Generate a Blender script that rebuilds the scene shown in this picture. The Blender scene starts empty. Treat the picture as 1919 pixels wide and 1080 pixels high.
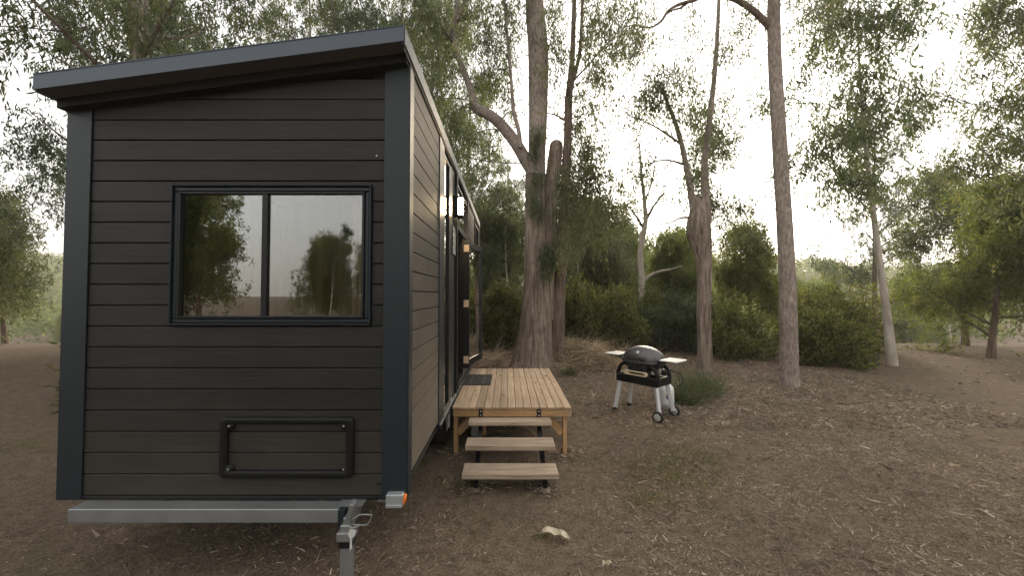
import bpy, bmesh, math, random
import numpy as np
from math import radians, sin, cos, pi, tan
from mathutils import Vector, Matrix

# ------------------------------------------------------------------ camera, sky, sun, exposure
SC = bpy.context.scene
COL = SC.collection
H = 1.9                       # camera height
PITCH = radians(1.5)
F = 720.0                     # focal length in photo pixels (24 mm on a full-frame portrait)
CX, HOR = 951.0, 553.0
cam = bpy.data.cameras.new('camera')
co = bpy.data.objects.new('camera', cam); COL.objects.link(co)
co.location = (0, 0, H); co.rotation_euler = (pi / 2 + PITCH, 0, 0)
cam.sensor_width = 36; cam.lens = 36 * F / 1919
CY = HOR - F * tan(PITCH)
cam.shift_x = (959.5 - CX) / 1919; cam.shift_y = -(540 - CY) / 1919
cam.clip_start = 0.05; cam.clip_end = 2000
SC.camera = co

SUN_EL, SUN_AZ = radians(18), radians(24)      # azimuth clockwise from +Y (ahead, to the right)
w = bpy.data.worlds.new('World'); SC.world = w; w.use_nodes = True
nt = w.node_tree; nt.nodes.clear()
sky = nt.nodes.new('ShaderNodeTexSky'); sky.sky_type = 'NISHITA'; sky.sun_disc = False
sky.sun_elevation = SUN_EL; sky.sun_rotation = SUN_AZ; sky.dust_density = 4.0; sky.air_density = 1.0; sky.ozone_density = 1.0
hsv = nt.nodes.new('ShaderNodeHueSaturation'); hsv.inputs['Saturation'].default_value = 0.42
mixc = nt.nodes.new('ShaderNodeMix'); mixc.data_type = 'RGBA'
mixc.inputs[0].default_value = 0.48
mixc.inputs[7].default_value = (10.5, 10.0, 9.4, 1)     # thin even cloud over the sky
bg = nt.nodes.new('ShaderNodeBackground'); bg.inputs['Strength'].default_value = 0.10
wo = nt.nodes.new('ShaderNodeOutputWorld')
nt.links.new(sky.outputs[0], hsv.inputs['Color']); nt.links.new(hsv.outputs[0], mixc.inputs[6])
nt.links.new(mixc.outputs[2], bg.inputs[0]); nt.links.new(bg.outputs[0], wo.inputs[0])

sl = bpy.data.lights.new('sun', 'SUN'); sl.energy = 1.5; sl.angle = radians(18); sl.color = (1.0, 0.80, 0.56)
so = bpy.data.objects.new('sun', sl); COL.objects.link(so)
sd = Vector((sin(SUN_AZ) * cos(SUN_EL), cos(SUN_AZ) * cos(SUN_EL), sin(SUN_EL)))
so.rotation_euler = sd.to_track_quat('Z', 'Y').to_euler(); so.location = (8, 10, 12)

SC.view_settings.view_transform = 'Standard'; SC.view_settings.look = 'None'
SC.view_settings.exposure = 1.3; SC.view_settings.gamma = 1; SC.view_settings.use_curve_mapping = False
SC.render.engine = 'CYCLES'
SC.cycles.max_bounces = 8; SC.cycles.diffuse_bounces = 5; SC.cycles.volume_bounces = 1; SC.cycles.glossy_bounces = 3
SC.cycles.transmission_bounces = 4; SC.cycles.transparent_max_bounces = 8
SC.cycles.use_denoising = True

def P(px, py, d):
    """world point seen at photo pixel (px,py) at distance d along the house"""
    rx = (px - CX) / F; ru = (CY - py) / F
    y = cos(PITCH) - ru * sin(PITCH); z = sin(PITCH) + ru * cos(PITCH)
    k = d / y
    return np.array([rx * k, d, H + z * k])

# ------------------------------------------------------------------ mesh helpers
class Geo:
    def __init__(s): s.V = []; s.Q = []; s.T = []; s.n = 0; s.QM = []; s.smooth = False
    def add(s, V, Q=None, T=None):
        V = np.asarray(V, float).reshape(-1, 3)
        if Q is not None and len(Q): s.Q.append(np.asarray(Q, int).reshape(-1, 4) + s.n)
        if T is not None and len(T): s.T.append(np.asarray(T, int).reshape(-1, 3) + s.n)
        s.V.append(V); s.n += len(V); return s
    def mesh(s, name, smooth=False):
        V = np.concatenate(s.V) if s.V else np.zeros((0, 3))
        Q = np.concatenate(s.Q) if s.Q else np.zeros((0, 4), int)
        T = np.concatenate(s.T) if s.T else np.zeros((0, 3), int)
        me = bpy.data.meshes.new(name)
        me.vertices.add(len(V)); me.vertices.foreach_set('co', V.ravel().astype(np.float32))
        nl = Q.size + T.size; me.loops.add(nl)
        me.loops.foreach_set('vertex_index', np.concatenate([Q.ravel(), T.ravel()]).astype(np.int32))
        me.polygons.add(len(Q) + len(T))
        st = np.concatenate([np.arange(len(Q)) * 4, Q.size + np.arange(len(T)) * 3]).astype(np.int32)
        me.polygons.foreach_set('loop_start', st)
        me.polygons.foreach_set('use_smooth', np.full(len(Q) + len(T), smooth or s.smooth))
        me.update(calc_edges=True); me.validate()
        return me
    def obj(s, name, mat, parent=None, smooth=False, loc=None):
        o = bpy.data.objects.new(name, s.mesh(name, smooth)); COL.objects.link(o)
        if mat is not None: o.data.materials.append(mat)
        if parent is not None: o.parent = parent
        if loc is not None: o.location = loc
        return o

def box(g, a, b, bev=0.0):
    """axis aligned box from corner a to corner b, chamfered when bev>0"""
    a = np.minimum(a, b), np.maximum(a, b); lo, hi = a
    if bev <= 0:
        V = [(x, y, z) for x in (lo[0], hi[0]) for y in (lo[1], hi[1]) for z in (lo[2], hi[2])]
        g.add(V, [(0, 1, 3, 2), (4, 6, 7, 5), (0, 4, 5, 1), (2, 3, 7, 6), (0, 2, 6, 4), (1, 5, 7, 3)]); return g
    bm = bmesh.new(); bmesh.ops.create_cube(bm, size=1)
    for v in bm.verts:
        for i in range(3): v.co[i] = lo[i] if v.co[i] < 0 else hi[i]
    bev = min(bev, 0.45 * float(np.min(np.array(hi) - np.array(lo))))
    bmesh.ops.bevel(bm, geom=list(bm.edges), offset=bev, segments=1, affect='EDGES', profile=0.5)
    addbm(g, bm); return g

def addbm(g, bm, M=None):
    if M is not None: bm.transform(M)
    bmesh.ops.triangulate(bm, faces=[f for f in bm.faces if len(f.verts) > 4])
    bm.verts.index_update()
    V = [tuple(v.co) for v in bm.verts]
    Q = [[v.index for v in f.verts] for f in bm.faces if len(f.verts) == 4]
    T = [[v.index for v in f.verts] for f in bm.faces if len(f.verts) == 3]
    bm.free(); g.add(V, Q, T)

def obox(g, c, size, rot=(0, 0, 0), bev=0.0):
    """box of given size centred on c, turned by euler rot"""
    t = Geo(); s = np.array(size) / 2; box(t, -s, s, bev)
    V = np.concatenate(t.V); M = np.array(Matrix.Rotation(rot[2], 3, 'Z') @ Matrix.Rotation(rot[1], 3, 'Y') @ Matrix.Rotation(rot[0], 3, 'X'))
    V = V @ M.T + np.array(c)
    g.add(V, np.concatenate(t.Q) if t.Q else None, np.concatenate(t.T) if t.T else None); return g

def beam(g, a, b, wx, wz, bev=0.0):
    """rectangular bar from a to b"""
    a = Vector(a); b = Vector(b); d = b - a
    q = d.to_track_quat('Y', 'Z').to_matrix()
    t = Geo(); box(t, (-wx / 2, 0, -wz / 2), (wx / 2, d.length, wz / 2), bev)
    V = np.concatenate(t.V) @ np.array(q).T + np.array(a)
    g.add(V, np.concatenate(t.Q), np.concatenate(t.T) if t.T else None); return g

def interp(path, rad, n):
    path = np.asarray(path, float); rad = np.asarray(rad, float)
    m = len(path); u = np.linspace(0, m - 1, n)
    i = np.clip(u.astype(int), 0, m - 2); f = (u - i)[:, None]
    p0 = path[np.clip(i - 1, 0, m - 1)]; p1 = path[i]; p2 = path[i + 1]; p3 = path[np.clip(i + 2, 0, m - 1)]
    C = 0.5 * ((2 * p1) + (-p0 + p2) * f + (2 * p0 - 5 * p1 + 4 * p2 - p3) * f ** 2 + (-p0 + 3 * p1 - 3 * p2 + p3) * f ** 3)
    return C, rad[i] * (1 - f[:, 0]) + rad[i + 1] * f[:, 0]

def tube(g, path, rad, seg=6, n=None, rough=0.0, rng=None, flute=0.0, caps=False):
    if n is None: C, R = np.asarray(path, float), np.asarray(rad, float)
    else: C, R = interp(path, rad, n)
    m = len(C); D = np.gradient(C, axis=0); D /= np.linalg.norm(D, axis=1)[:, None] + 1e-9
    ref = np.array([1., 0, 0]) if abs(D[0][0]) < 0.8 else np.array([0, 1., 0])
    N = np.zeros((m, 3)); n0 = ref
    for i in range(m):
        n0 = n0 - D[i] * (n0 @ D[i]); n0 /= np.linalg.norm(n0) + 1e-9; N[i] = n0
    B = np.cross(D, N)
    th = np.linspace(0, 2 * pi, seg, endpoint=False)
    RR = np.repeat(R[:, None], seg, 1)
    if rough > 0 or flute > 0:
        s = np.linspace(0, 1, m)[:, None] * m * 0.25
        a = 0
        for k in range(1, 6):
            ph = rng.uniform(0, 6.28, 2)
            a = a + np.sin(th[None] * k + ph[0] + s * rng.uniform(-.5, .5)) / k * (1.0 + 0.5 * np.sin(s * rng.uniform(.5, 1.6) + ph[1]))
        RR = RR * (1 + rough * a)
        if flute > 0:
            fall = np.exp(-np.linspace(0, 1, m) * 7)[:, None]
            RR = RR * (1 + flute * fall * np.maximum(0, np.sin(th[None] * 5 + 1.0 + 0.6 * np.sin(th[None] * 2))))
        RR = RR * (1 + 0.35 * rough * rng.normal(0, 1, RR.shape))
    V = C[:, None] + RR[:, :, None] * (np.cos(th)[None, :, None] * N[:, None] + np.sin(th)[None, :, None] * B[:, None])
    i = np.arange(m - 1)[:, None] * seg; j = np.arange(seg)[None]; j2 = (j + 1) % seg
    Q = np.stack([i + j, i + j2, i + seg + j2, i + seg + j], -1).reshape(-1, 4)
    V = V.reshape(-1, 3); T = []
    if caps:
        V = np.concatenate([V, C[:1], C[-1:]]); k = m * seg
        T = [(k, (a + 1) % seg, a) for a in range(seg)] + [(k + 1, (m - 1) * seg + a, (m - 1) * seg + (a + 1) % seg) for a in range(seg)]
    g.add(V, Q, T)

def cyl(g, a, b, r, seg=16, r2=None):
    r2 = r if r2 is None else r2
    tube(g, [a, b], [r, r2], seg=seg, caps=True)

def lathe(g, prof, seg=24, c=(0, 0, 0), sx=1, sy=1):
    prof = np.array(prof, float); m = len(prof); th = np.linspace(0, 2 * pi, seg, endpoint=False)
    V = np.stack([prof[:, 0][:, None] * np.cos(th) * sx + c[0], prof[:, 0][:, None] * np.sin(th) * sy + c[1],
                  np.repeat(prof[:, 1][:, None], seg, 1) + c[2]], -1).reshape(-1, 3)
    i = np.arange(m - 1)[:, None] * seg; j = np.arange(seg)[None]; j2 = (j + 1) % seg
    g.add(V, np.stack([i + j, i + j2, i + seg + j2, i + seg + j], -1).reshape(-1, 4))

def poly_extrude(g, pts, y0, y1):
    """outline in x,z extruded from y0 to y1"""
    bm = bmesh.new(); vs = [bm.verts.new((p[0], y0, p[1])) for p in pts]; f = bm.faces.new(vs)
    r = bmesh.ops.extrude_face_region(bm, geom=[f])
    for v in [e for e in r['geom'] if isinstance(e, bmesh.types.BMVert)]: v.co.y = y1
    bmesh.ops.recalc_face_normals(bm, faces=bm.faces)
    addbm(g, bm)

# ------------------------------------------------------------------ object helpers
def thing(name, label, cat, loc=(0, 0, 0), rz=0, group=None):
    o = bpy.data.objects.new(name, None); COL.objects.link(o); o.location = loc; o.rotation_euler = (0, 0, rz)
    o.empty_display_size = 0.1
    o['label'] = label; o['category'] = cat
    if group: o['group'] = group
    return o
def tag(o, label=None, cat=None, group=None, kind=None):
    for k, v in (('label', label), ('category', cat), ('group', group), ('kind', kind)):
        if v: o[k] = v
    return o
KIDS = {}
def dup(root, kids, loc, rz, scale, label, group=None):
    r = root.copy(); COL.objects.link(r); r.location = loc; r.rotation_euler = (0, 0, rz); r.scale = (scale,) * 3 if np.isscalar(scale) else scale
    r['label'] = label
    if group: r['group'] = group
    for k in kids:
        c = k.copy(); COL.objects.link(c); c.parent = r
    return r

# ------------------------------------------------------------------ materials
def newmat(name):
    m = bpy.data.materials.new(name); m.use_nodes = True
    n = m.node_tree; b = n.nodes['Principled BSDF']; return m, n, b
def simple(name, c, rough=0.5, metal=0.0, spec=0.5, wear=0.0):
    m, n, b = newmat(name)
    b.inputs['Base Color'].default_value = (*c, 1); b.inputs['Roughness'].default_value = rough
    b.inputs['Metallic'].default_value = metal; b.inputs['Specular IOR Level'].default_value = spec
    if wear > 0:
        tc = n.nodes.new('ShaderNodeTexCoord'); t = n.nodes.new('ShaderNodeTexNoise'); t.inputs['Scale'].default_value = 7; t.inputs['Detail'].default_value = 8
        r = n.nodes.new('ShaderNodeMapRange'); r.inputs[3].default_value = rough - wear; r.inputs[4].default_value = rough + wear
        n.links.new(tc.outputs['Object'], t.inputs['Vector']); n.links.new(t.outputs[0], r.inputs[0]); n.links.new(r.outputs[0], b.inputs['Roughness'])
        mx = n.nodes.new('ShaderNodeMix'); mx.data_type = 'RGBA'; mx.inputs[6].default_value = (*[v * (1 - wear) for v in c], 1)
        mx.inputs[7].default_value = (*[min(1, v * (1 + wear) + .01 * wear) for v in c], 1)
        n.links.new(t.outputs[0], mx.inputs[0]); n.links.new(mx.outputs[2], b.inputs['Base Color'])
    return m
def grain(name, ramp, scale=(30, 2, 30), rough=0.6, bump=0.3, dist=0.002, rnd=0.25, detail=8, spec=0.3, knots=0.0, coord='Object'):
    """streaky procedural surface; Object Info random shifts pattern and brightness per piece"""
    m, n, b = newmat(name); L = n.links.new; N = n.nodes.new
    tc = N('ShaderNodeTexCoord'); oi = N('ShaderNodeObjectInfo')
    mp = N('ShaderNodeMapping'); mp.inputs['Scale'].default_value = scale
    mul = N('ShaderNodeMath'); mul.operation = 'MULTIPLY'; mul.inputs[1].default_value = 57.0
    L(oi.outputs['Random'], mul.inputs[0]); L(mul.outputs[0], mp.inputs['Location'])
    L(tc.outputs[coord], mp.inputs['Vector'])
    t = N('ShaderNodeTexNoise'); t.inputs['Scale'].default_value = 1; t.inputs['Detail'].default_value = detail; t.inputs['Roughness'].default_value = 0.65
    t.inputs['Distortion'].default_value = 0.4
    L(mp.outputs[0], t.inputs['Vector'])
    cr = N('ShaderNodeValToRGB'); e = cr.color_ramp.elements
    e[0].position = ramp[0][0]; e[0].color = (*ramp[0][1], 1); e[1].position = ramp[-1][0]; e[1].color = (*ramp[-1][1], 1)
    for p, c in ramp[1:-1]:
        x = e.new(p); x.color = (*c, 1)
    L(t.outputs[0], cr.inputs[0])
    hs = N('ShaderNodeHueSaturation'); mr = N('ShaderNodeMapRange'); mr.inputs[3].default_value = 1 - rnd; mr.inputs[4].default_value = 1 + rnd
    L(oi.outputs['Random'], mr.inputs[0]); L(mr.outputs[0], hs.inputs['Value']); L(cr.outputs[0], hs.inputs['Color'])
    out = hs.outputs[0]
    t2 = N('ShaderNodeTexNoise'); t2.inputs['Scale'].default_value = 1.3; t2.inputs['Detail'].default_value = 6
    L(tc.outputs[coord], t2.inputs['Vector'])
    mr2 = N('ShaderNodeMapRange'); mr2.inputs[1].default_value = .3; mr2.inputs[2].default_value = .7; mr2.inputs[3].default_value = .82; mr2.inputs[4].default_value = 1.15
    L(t2.outputs[0], mr2.inputs[0])
    vm = N('ShaderNodeVectorMath'); vm.operation = 'SCALE'; L(out, vm.inputs[0]); L(mr2.outputs[0], vm.inputs['Scale']); out = vm.outputs[0]
    if knots > 0:
        v = N('ShaderNodeTexVoronoi'); v.inputs['Scale'].default_value = 1.0
        mk = N('ShaderNodeMapping'); mk.inputs['Scale'].default_value = (scale[0] * .35, scale[1] * 1.6, scale[2] * .35) if scale[1] < scale[0] else (scale[0] * 1.6, scale[1] * .35, scale[2] * .35)
        L(mul.outputs[0], mk.inputs['Location']); L(tc.outputs[coord], mk.inputs['Vector']); L(mk.outputs[0], v.inputs['Vector'])
        kr = N('ShaderNodeMapRange'); kr.inputs[1].default_value = 0.03; kr.inputs[2].default_value = 0.14; kr.inputs[3].default_value = 1 - knots; kr.inputs[4].default_value = 1
        L(v.outputs['Distance'], kr.inputs[0])
        v2 = N('ShaderNodeVectorMath'); v2.operation = 'SCALE'; L(out, v2.inputs[0]); L(kr.outputs[0], v2.inputs['Scale']); out = v2.outputs[0]
    L(out, b.inputs['Base Color'])
    b.inputs['Roughness'].default_value = rough; b.inputs['Specular IOR Level'].default_value = spec
    bp = N('ShaderNodeBump'); bp.inputs['Strength'].default_value = bump; bp.inputs['Distance'].default_value = dist
    L(t.outputs[0], bp.inputs['Height']); L(bp.outputs[0], b.inputs['Normal'])
    return m
def leafmat(name, cols, transl=0.3, rough=0.5, patch=1.5):
    """foliage colour varies leaf by leaf and clump by clump"""
    m, n, b = newmat(name); L = n.links.new; N = n.nodes.new
    g = N('ShaderNodeNewGeometry'); cr = N('ShaderNodeValToRGB'); e = cr.color_ramp.elements
    k = len(cols); e[0].color = (*cols[0], 1); e[0].position = 0; e[1].color = (*cols[-1], 1); e[1].position = 1
    for i in range(1, k - 1):
        x = e.new(i / (k - 1)); x.color = (*cols[i], 1)
    L(g.outputs['Random Per Island'], cr.inputs[0])
    t = N('ShaderNodeTexNoise'); t.inputs['Scale'].default_value = patch; t.inputs['Detail'].default_value = 2
    tc = N('ShaderNodeTexCoord'); L(tc.outputs['Object'], t.inputs['Vector'])
    oi = N('ShaderNodeObjectInfo'); hs = N('ShaderNodeHueSaturation')
    mh = N('ShaderNodeMapRange'); mh.inputs[3].default_value = .48; mh.inputs[4].default_value = .515; L(oi.outputs['Random'], mh.inputs[0]); L(mh.outputs[0], hs.inputs['Hue'])
    mv = N('ShaderNodeMapRange'); mv.inputs[1].default_value = .3; mv.inputs[2].default_value = .7; mv.inputs[3].default_value = .65; mv.inputs[4].default_value = 1.35
    L(t.outputs[0], mv.inputs[0]); L(mv.outputs[0], hs.inputs['Value']); L(cr.outputs[0], hs.inputs['Color'])
    L(hs.outputs[0], b.inputs['Base Color']); b.inputs['Roughness'].default_value = rough; b.inputs['Specular IOR Level'].default_value = 0.35
    tr = N('ShaderNodeBsdfTranslucent'); tv = N('ShaderNodeVectorMath'); tv.operation = 'MULTIPLY'; tv.inputs[1].default_value = (1.9, 1.9, 1.1); L(hs.outputs[0], tv.inputs[0]); L(tv.outputs[0], tr.inputs[0])
    mx = N('ShaderNodeMixShader'); mx.inputs[0].default_value = transl
    out = n.nodes['Material Output']; L(b.outputs[0], mx.inputs[1]); L(tr.outputs[0], mx.inputs[2]); L(mx.outputs[0], out.inputs[0])
    return m
def glassmat(name, tint=(0.9, 0.93, 0.9), boost=1.0, rough=0.0):
    m, n, b = newmat(name); L = n.links.new; N = n.nodes.new; n.nodes.remove(b)
    tr = N('ShaderNodeBsdfTransparent'); tr.inputs[0].default_value = (*tint, 1)
    gl = N('ShaderNodeBsdfGlossy'); gl.inputs['Roughness'].default_value = rough
    fr = N('ShaderNodeFresnel'); fr.inputs[0].default_value = 1.5
    mu = N('ShaderNodeMath'); mu.operation = 'MULTIPLY'; mu.inputs[1].default_value = boost; mu.use_clamp = True
    mx = N('ShaderNodeMixShader'); L(fr.outputs[0], mu.inputs[0]); L(mu.outputs[0], mx.inputs[0])
    L(tr.outputs[0], mx.inputs[1]); L(gl.outputs[0], mx.inputs[2]); L(mx.outputs[0], n.nodes['Material Output'].inputs[0])
    return m

M = {}
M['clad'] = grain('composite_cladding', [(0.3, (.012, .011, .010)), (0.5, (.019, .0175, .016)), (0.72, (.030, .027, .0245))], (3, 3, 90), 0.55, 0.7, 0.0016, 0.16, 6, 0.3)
M['cladside'] = grain('side_composite_cladding', [(0.3, (.017, .0145, .013)), (0.5, (.027, .023, .020)), (0.72, (.042, .036, .031))], (3, 3, 90), 0.6, 0.7, 0.0016, 0.10, 6, 0.3)
# beige tint mixed in patchily, stronger towards the lower boards
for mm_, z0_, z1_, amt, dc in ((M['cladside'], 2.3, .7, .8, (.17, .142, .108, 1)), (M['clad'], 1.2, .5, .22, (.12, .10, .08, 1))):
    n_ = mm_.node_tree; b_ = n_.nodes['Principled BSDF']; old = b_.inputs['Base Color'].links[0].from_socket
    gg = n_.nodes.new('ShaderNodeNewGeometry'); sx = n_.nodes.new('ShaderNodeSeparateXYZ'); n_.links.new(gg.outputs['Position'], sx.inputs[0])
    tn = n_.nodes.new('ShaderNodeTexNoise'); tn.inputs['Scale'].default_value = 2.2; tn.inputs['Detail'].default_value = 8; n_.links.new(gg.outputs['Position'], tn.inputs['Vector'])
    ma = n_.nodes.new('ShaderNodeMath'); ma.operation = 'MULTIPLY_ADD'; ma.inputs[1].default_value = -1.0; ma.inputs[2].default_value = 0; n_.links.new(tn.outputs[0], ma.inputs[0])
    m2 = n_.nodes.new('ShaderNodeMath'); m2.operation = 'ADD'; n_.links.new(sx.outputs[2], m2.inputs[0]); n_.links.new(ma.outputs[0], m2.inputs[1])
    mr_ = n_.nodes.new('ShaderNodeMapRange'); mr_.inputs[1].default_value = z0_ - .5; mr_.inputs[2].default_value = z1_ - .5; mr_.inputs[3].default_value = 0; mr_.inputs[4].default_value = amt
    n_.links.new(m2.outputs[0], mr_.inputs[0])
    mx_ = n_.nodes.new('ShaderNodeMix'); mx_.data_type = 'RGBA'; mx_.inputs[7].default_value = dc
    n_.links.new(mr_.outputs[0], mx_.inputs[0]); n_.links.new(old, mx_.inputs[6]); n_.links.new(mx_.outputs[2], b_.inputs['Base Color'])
M['trim'] = simple('blue_grey_steel_trim', (.014, .021, .026), 0.42, 0.0, 0.35, 0.0)
M['roofmetal'] = simple('grey_roof_steel', (.085, .105, .132), 0.5, 0.0, 0.35, 0.04)
M['soffit'] = simple('soffit_board', (.10, .092, .082), 0.6, wear=.08)
M['curtain'] = simple('cream_curtain', (.46, .31, .19), 0.8)
M['black'] = simple('black_aluminium', (.007, .0075, .008), 0.4, 0.0, 0.35, 0.08)
M['blackplastic'] = simple('black_plastic', (.006, .0065, .007), 0.5, 0.0, 0.25, 0.08)
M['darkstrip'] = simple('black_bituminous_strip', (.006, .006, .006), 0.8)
M['membrane'] = simple('wall_lining_black', (.01, .01, .01), 0.9)
M['ply'] = grain('plywood_lining', [(0.3, (.36, .22, .12)), (0.7, (.52, .34, .19))], (12, 12, 1.2), 0.5, 0.1, 0.001, 0.08)
M['galv'] = simple('galvanised_steel', (.27, .285, .285), 0.5, 0.7, 0.5, 0.14)
M['steelwhite'] = simple('pale_steel_bracket', (.30, .315, .325), 0.45, 0.3, 0.5, 0.12)
M['screw'] = simple('zinc_screw', (.6, .6, .6), 0.35, 0.9)
M['orange'] = simple('amber_marker_lens', (.75, .17, .02), 0.2)
M['hinge'] = simple('cream_hinge_plate', (.62, .47, .33), 0.4, 0.2)
M['deck'] = grain('pine_decking', [(0.28, (.26, .175, .108)), (0.5, (.39, .285, .19)), (0.72, (.50, .39, .28))], (38, 1.6, 38), 0.62, 0.35, 0.0015, 0.24, 8, 0.25, 0.45)
M['frame_wood'] = grain('treated_pine_frame', [(0.28, (.30, .17, .08)), (0.5, (.44, .27, .13)), (0.72, (.55, .37, .20))], (2, 30, 30), 0.65, 0.35, 0.0015, 0.15, 8, 0.25, 0.5)
M['post_wood'] = grain('treated_pine_posts', [(0.28, (.30, .17, .08)), (0.5, (.44, .27, .13)), (0.72, (.55, .37, .20))], (30, 30, 2), 0.65, 0.35, 0.0015, 0.15, 8, 0.25, 0.4)
M['tread'] = grain('weathered_tread_wood', [(0.27, (.20, .148, .105)), (0.5, (.41, .32, .235)), (0.73, (.55, .45, .345))], (1.8, 34, 34), 0.7, 0.5, 0.002, 0.10, 9, 0.2, 0.6)
M['rubber'] = simple('black_rubber', (.012, .012, .012), 0.75, wear=.1)
M['mat'] = simple('charcoal_mat', (.02, .021, .02), 0.8, wear=.15)
M['concrete'] = grain('concrete', [(0.3, (.2, .2, .19)), (0.7, (.36, .35, .33))], (18, 18, 18), 0.85, 0.5, 0.003, 0.1)
M['lidmetal'] = simple('grey_cast_lid', (.10, .10, .103), 0.36, 0.6, 0.5, 0.12)
M['tubmetal'] = simple('charcoal_cast_tub', (.022, .028, .032), 0.42, 0.3, 0.5, 0.1)
M['sidetable'] = simple('pale_side_table_plastic', (.54, .54, .53), 0.45, wear=.06)
M['silver'] = simple('silver_leg', (.62, .63, .64), 0.42, 0.3, 0.5, 0.06)
M['badge'] = simple('badge_silver', (.6, .6, .6), 0.25, 0.7)
M['gasw'] = simple('white_enamel', (.74, .76, .74), 0.4, wear=.07)
M['labelr'] = simple('red_print', (.6, .06, .05), 0.5)
M['labelb'] = simple('blue_print', (.05, .08, .35), 0.5)
M['hubgrey'] = simple('pale_wheel_hub', (.42, .43, .40), 0.55)
M['handle'] = simple('tan_handle', (.60, .50, .34), 0.45)
M['glass'] = glassmat('window_glass', (.82, .84, .82), 4.3)
M['glassdoor'] = glassmat('door_glass', (.75, .78, .76), 1.6)
M['frost'] = simple('lamp_base', (.02, .02, .02), 0.4)
m, n, b = newmat('lamp_diffuser'); b.inputs['Base Color'].default_value = (.9, .85, .75, 1)
b.inputs['Emission Color'].default_value = (1, .74, .42, 1); b.inputs['Emission Strength'].default_value = 70.0; M['lampglow'] = m
M['bark'] = grain('stringy_gum_bark', [(0.30, (.075, .056, .045)), (0.44, (.205, .16, .13)), (0.56, (.31, .25, .208)), (0.70, (.45, .38, .325))], (16, 16, 1.3), 0.9, 1.0, 0.06, 0.06, 10, 0.15)
M['bark_smooth'] = grain('mottled_pinkish_bark', [(0.30, (.12, .095, .08)), (0.44, (.25, .205, .175)), (0.56, (.34, .285, .245)), (0.70, (.48, .42, .37))], (22, 22, 8), 0.85, 0.9, 0.03, 0.05, 10, 0.2)
M['bark_dark'] = grain('dark_brown_bark', [(0.3, (.06, .043, .034)), (0.5, (.17, .125, .10)), (0.7, (.29, .225, .185))], (13, 13, 1.4), 0.9, 1.0, 0.02, 0.06, 10, 0.15)
M['bark_pale'] = grain('pale_gum_bark', [(0.25, (.2, .16, .13)), (0.45, (.40, .35, .30)), (0.75, (.58, .54, .48))], (6, 6, 1.6), 0.75, 0.5, 0.01, 0.12, 8, 0.2)
M['twig'] = simple('twig_bark', (.11, .08, .062), 0.85)
M['leaf_gum'] = leafmat('gum_leaves', [(.045, .066, .036), (.08, .108, .058), (.12, .145, .08), (.135, .155, .088), (.135, .13, .075)], 0.45, .42)
M['leaf_dark'] = leafmat('dark_gum_leaves', [(.035, .058, .036), (.052, .082, .048), (.075, .105, .062), (.10, .115, .075)], 0.36, .42)
M['leaf_green'] = leafmat('bright_green_leaves', [(.065, .095, .032), (.10, .135, .042), (.14, .17, .056), (.18, .185, .07)], 0.5, .5)
M['leaf_olive'] = leafmat('olive_heath_leaves', [(.028, .040, .018), (.075, .092, .034), (.145, .155, .055), (.22, .19, .095)], 0.45, .6, 2.5)
M['leaf_far'] = leafmat('far_canopy_leaves', [(.09, .12, .055), (.14, .17, .075), (.19, .21, .105)], 0.45, .6, 0.2)
M['straw'] = leafmat('dry_straw', [(.12, .085, .058), (.34, .25, .165), (.58, .47, .35), (.44, .39, .34)], 0.15, .7, 2.0)
M['litterm'] = leafmat('dry_leaf_litter', [(.07, .053, .04), (.14, .107, .082), (.235, .185, .14), (.34, .275, .21), (.48, .40, .31)], 0.08, .7, 1.2)
M['grassb'] = leafmat('grass_blades', [(.05, .07, .022), (.09, .105, .036), (.14, .145, .055), (.20, .17, .09)], 0.35, .5, 2.0)
M['clumpg'] = leafmat('strappy_leaves', [(.04, .06, .028), (.06, .085, .04), (.09, .11, .055), (.14, .13, .08)], 0.25, .5, 2.0)
M['paleleaf'] = grain('pale_dry_bark_piece', [(0.3, (.33, .28, .19)), (0.7, (.54, .48, .36))], (20, 4, 20), 0.7, 0.4, 0.002, 0.1)

# ground
m, n, b = newmat('bare_forest_soil'); L = n.links.new; N = n.nodes.new
tc = N('ShaderNodeTexCoord')
def noise(scale, det=8, rg=.6):
    t = N('ShaderNodeTexNoise'); t.inputs['Scale'].default_value = scale; t.inputs['Detail'].default_value = det; t.inputs['Roughness'].default_value = rg
    L(tc.outputs['Object'], t.inputs['Vector']); return t
t1 = noise(0.7, 6); t2 = noise(55, 8, .75); t3 = noise(9, 8, .7)
c1 = N('ShaderNodeValToRGB'); e = c1.color_ramp.elements
e[0].position = .33; e[0].color = (.052, .040, .031, 1); e[1].position = .68; e[1].color = (.26, .21, .165, 1); x = e.new(.5); x.color = (.170, .134, .102, 1)
L(t2.outputs[0], c1.inputs[0])
c2 = N('ShaderNodeValToRGB'); e = c2.color_ramp.elements; e[0].position = .3; e[0].color = (.62, .60, .58, 1); e[1].position = .7; e[1].color = (1.25, 1.2, 1.12, 1)
L(t3.outputs[0], c2.inputs[0])
mm = N('ShaderNodeMix'); mm.data_type = 'RGBA'; mm.blend_type = 'MULTIPLY'; mm.inputs[0].default_value = 1
L(c1.outputs[0], mm.inputs[6]); L(c2.outputs[0], mm.inputs[7])
gm = N('ShaderNodeMix'); gm.data_type = 'RGBA'; gm.inputs[7].default_value = (.075, .085, .03, 1)
gr = N('ShaderNodeMapRange'); gr.inputs[1].default_value = .56; gr.inputs[2].default_value = .74; gr.inputs[4].default_value = .6
L(t1.outputs[0], gr.inputs[0]); L(gr.outputs[0], gm.inputs[0]); L(mm.outputs[2], gm.inputs[6]); L(gm.outputs[2], b.inputs['Base Color'])
b.inputs['Roughness'].default_value = .95; b.inputs['Specular IOR Level'].default_value = .12
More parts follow.
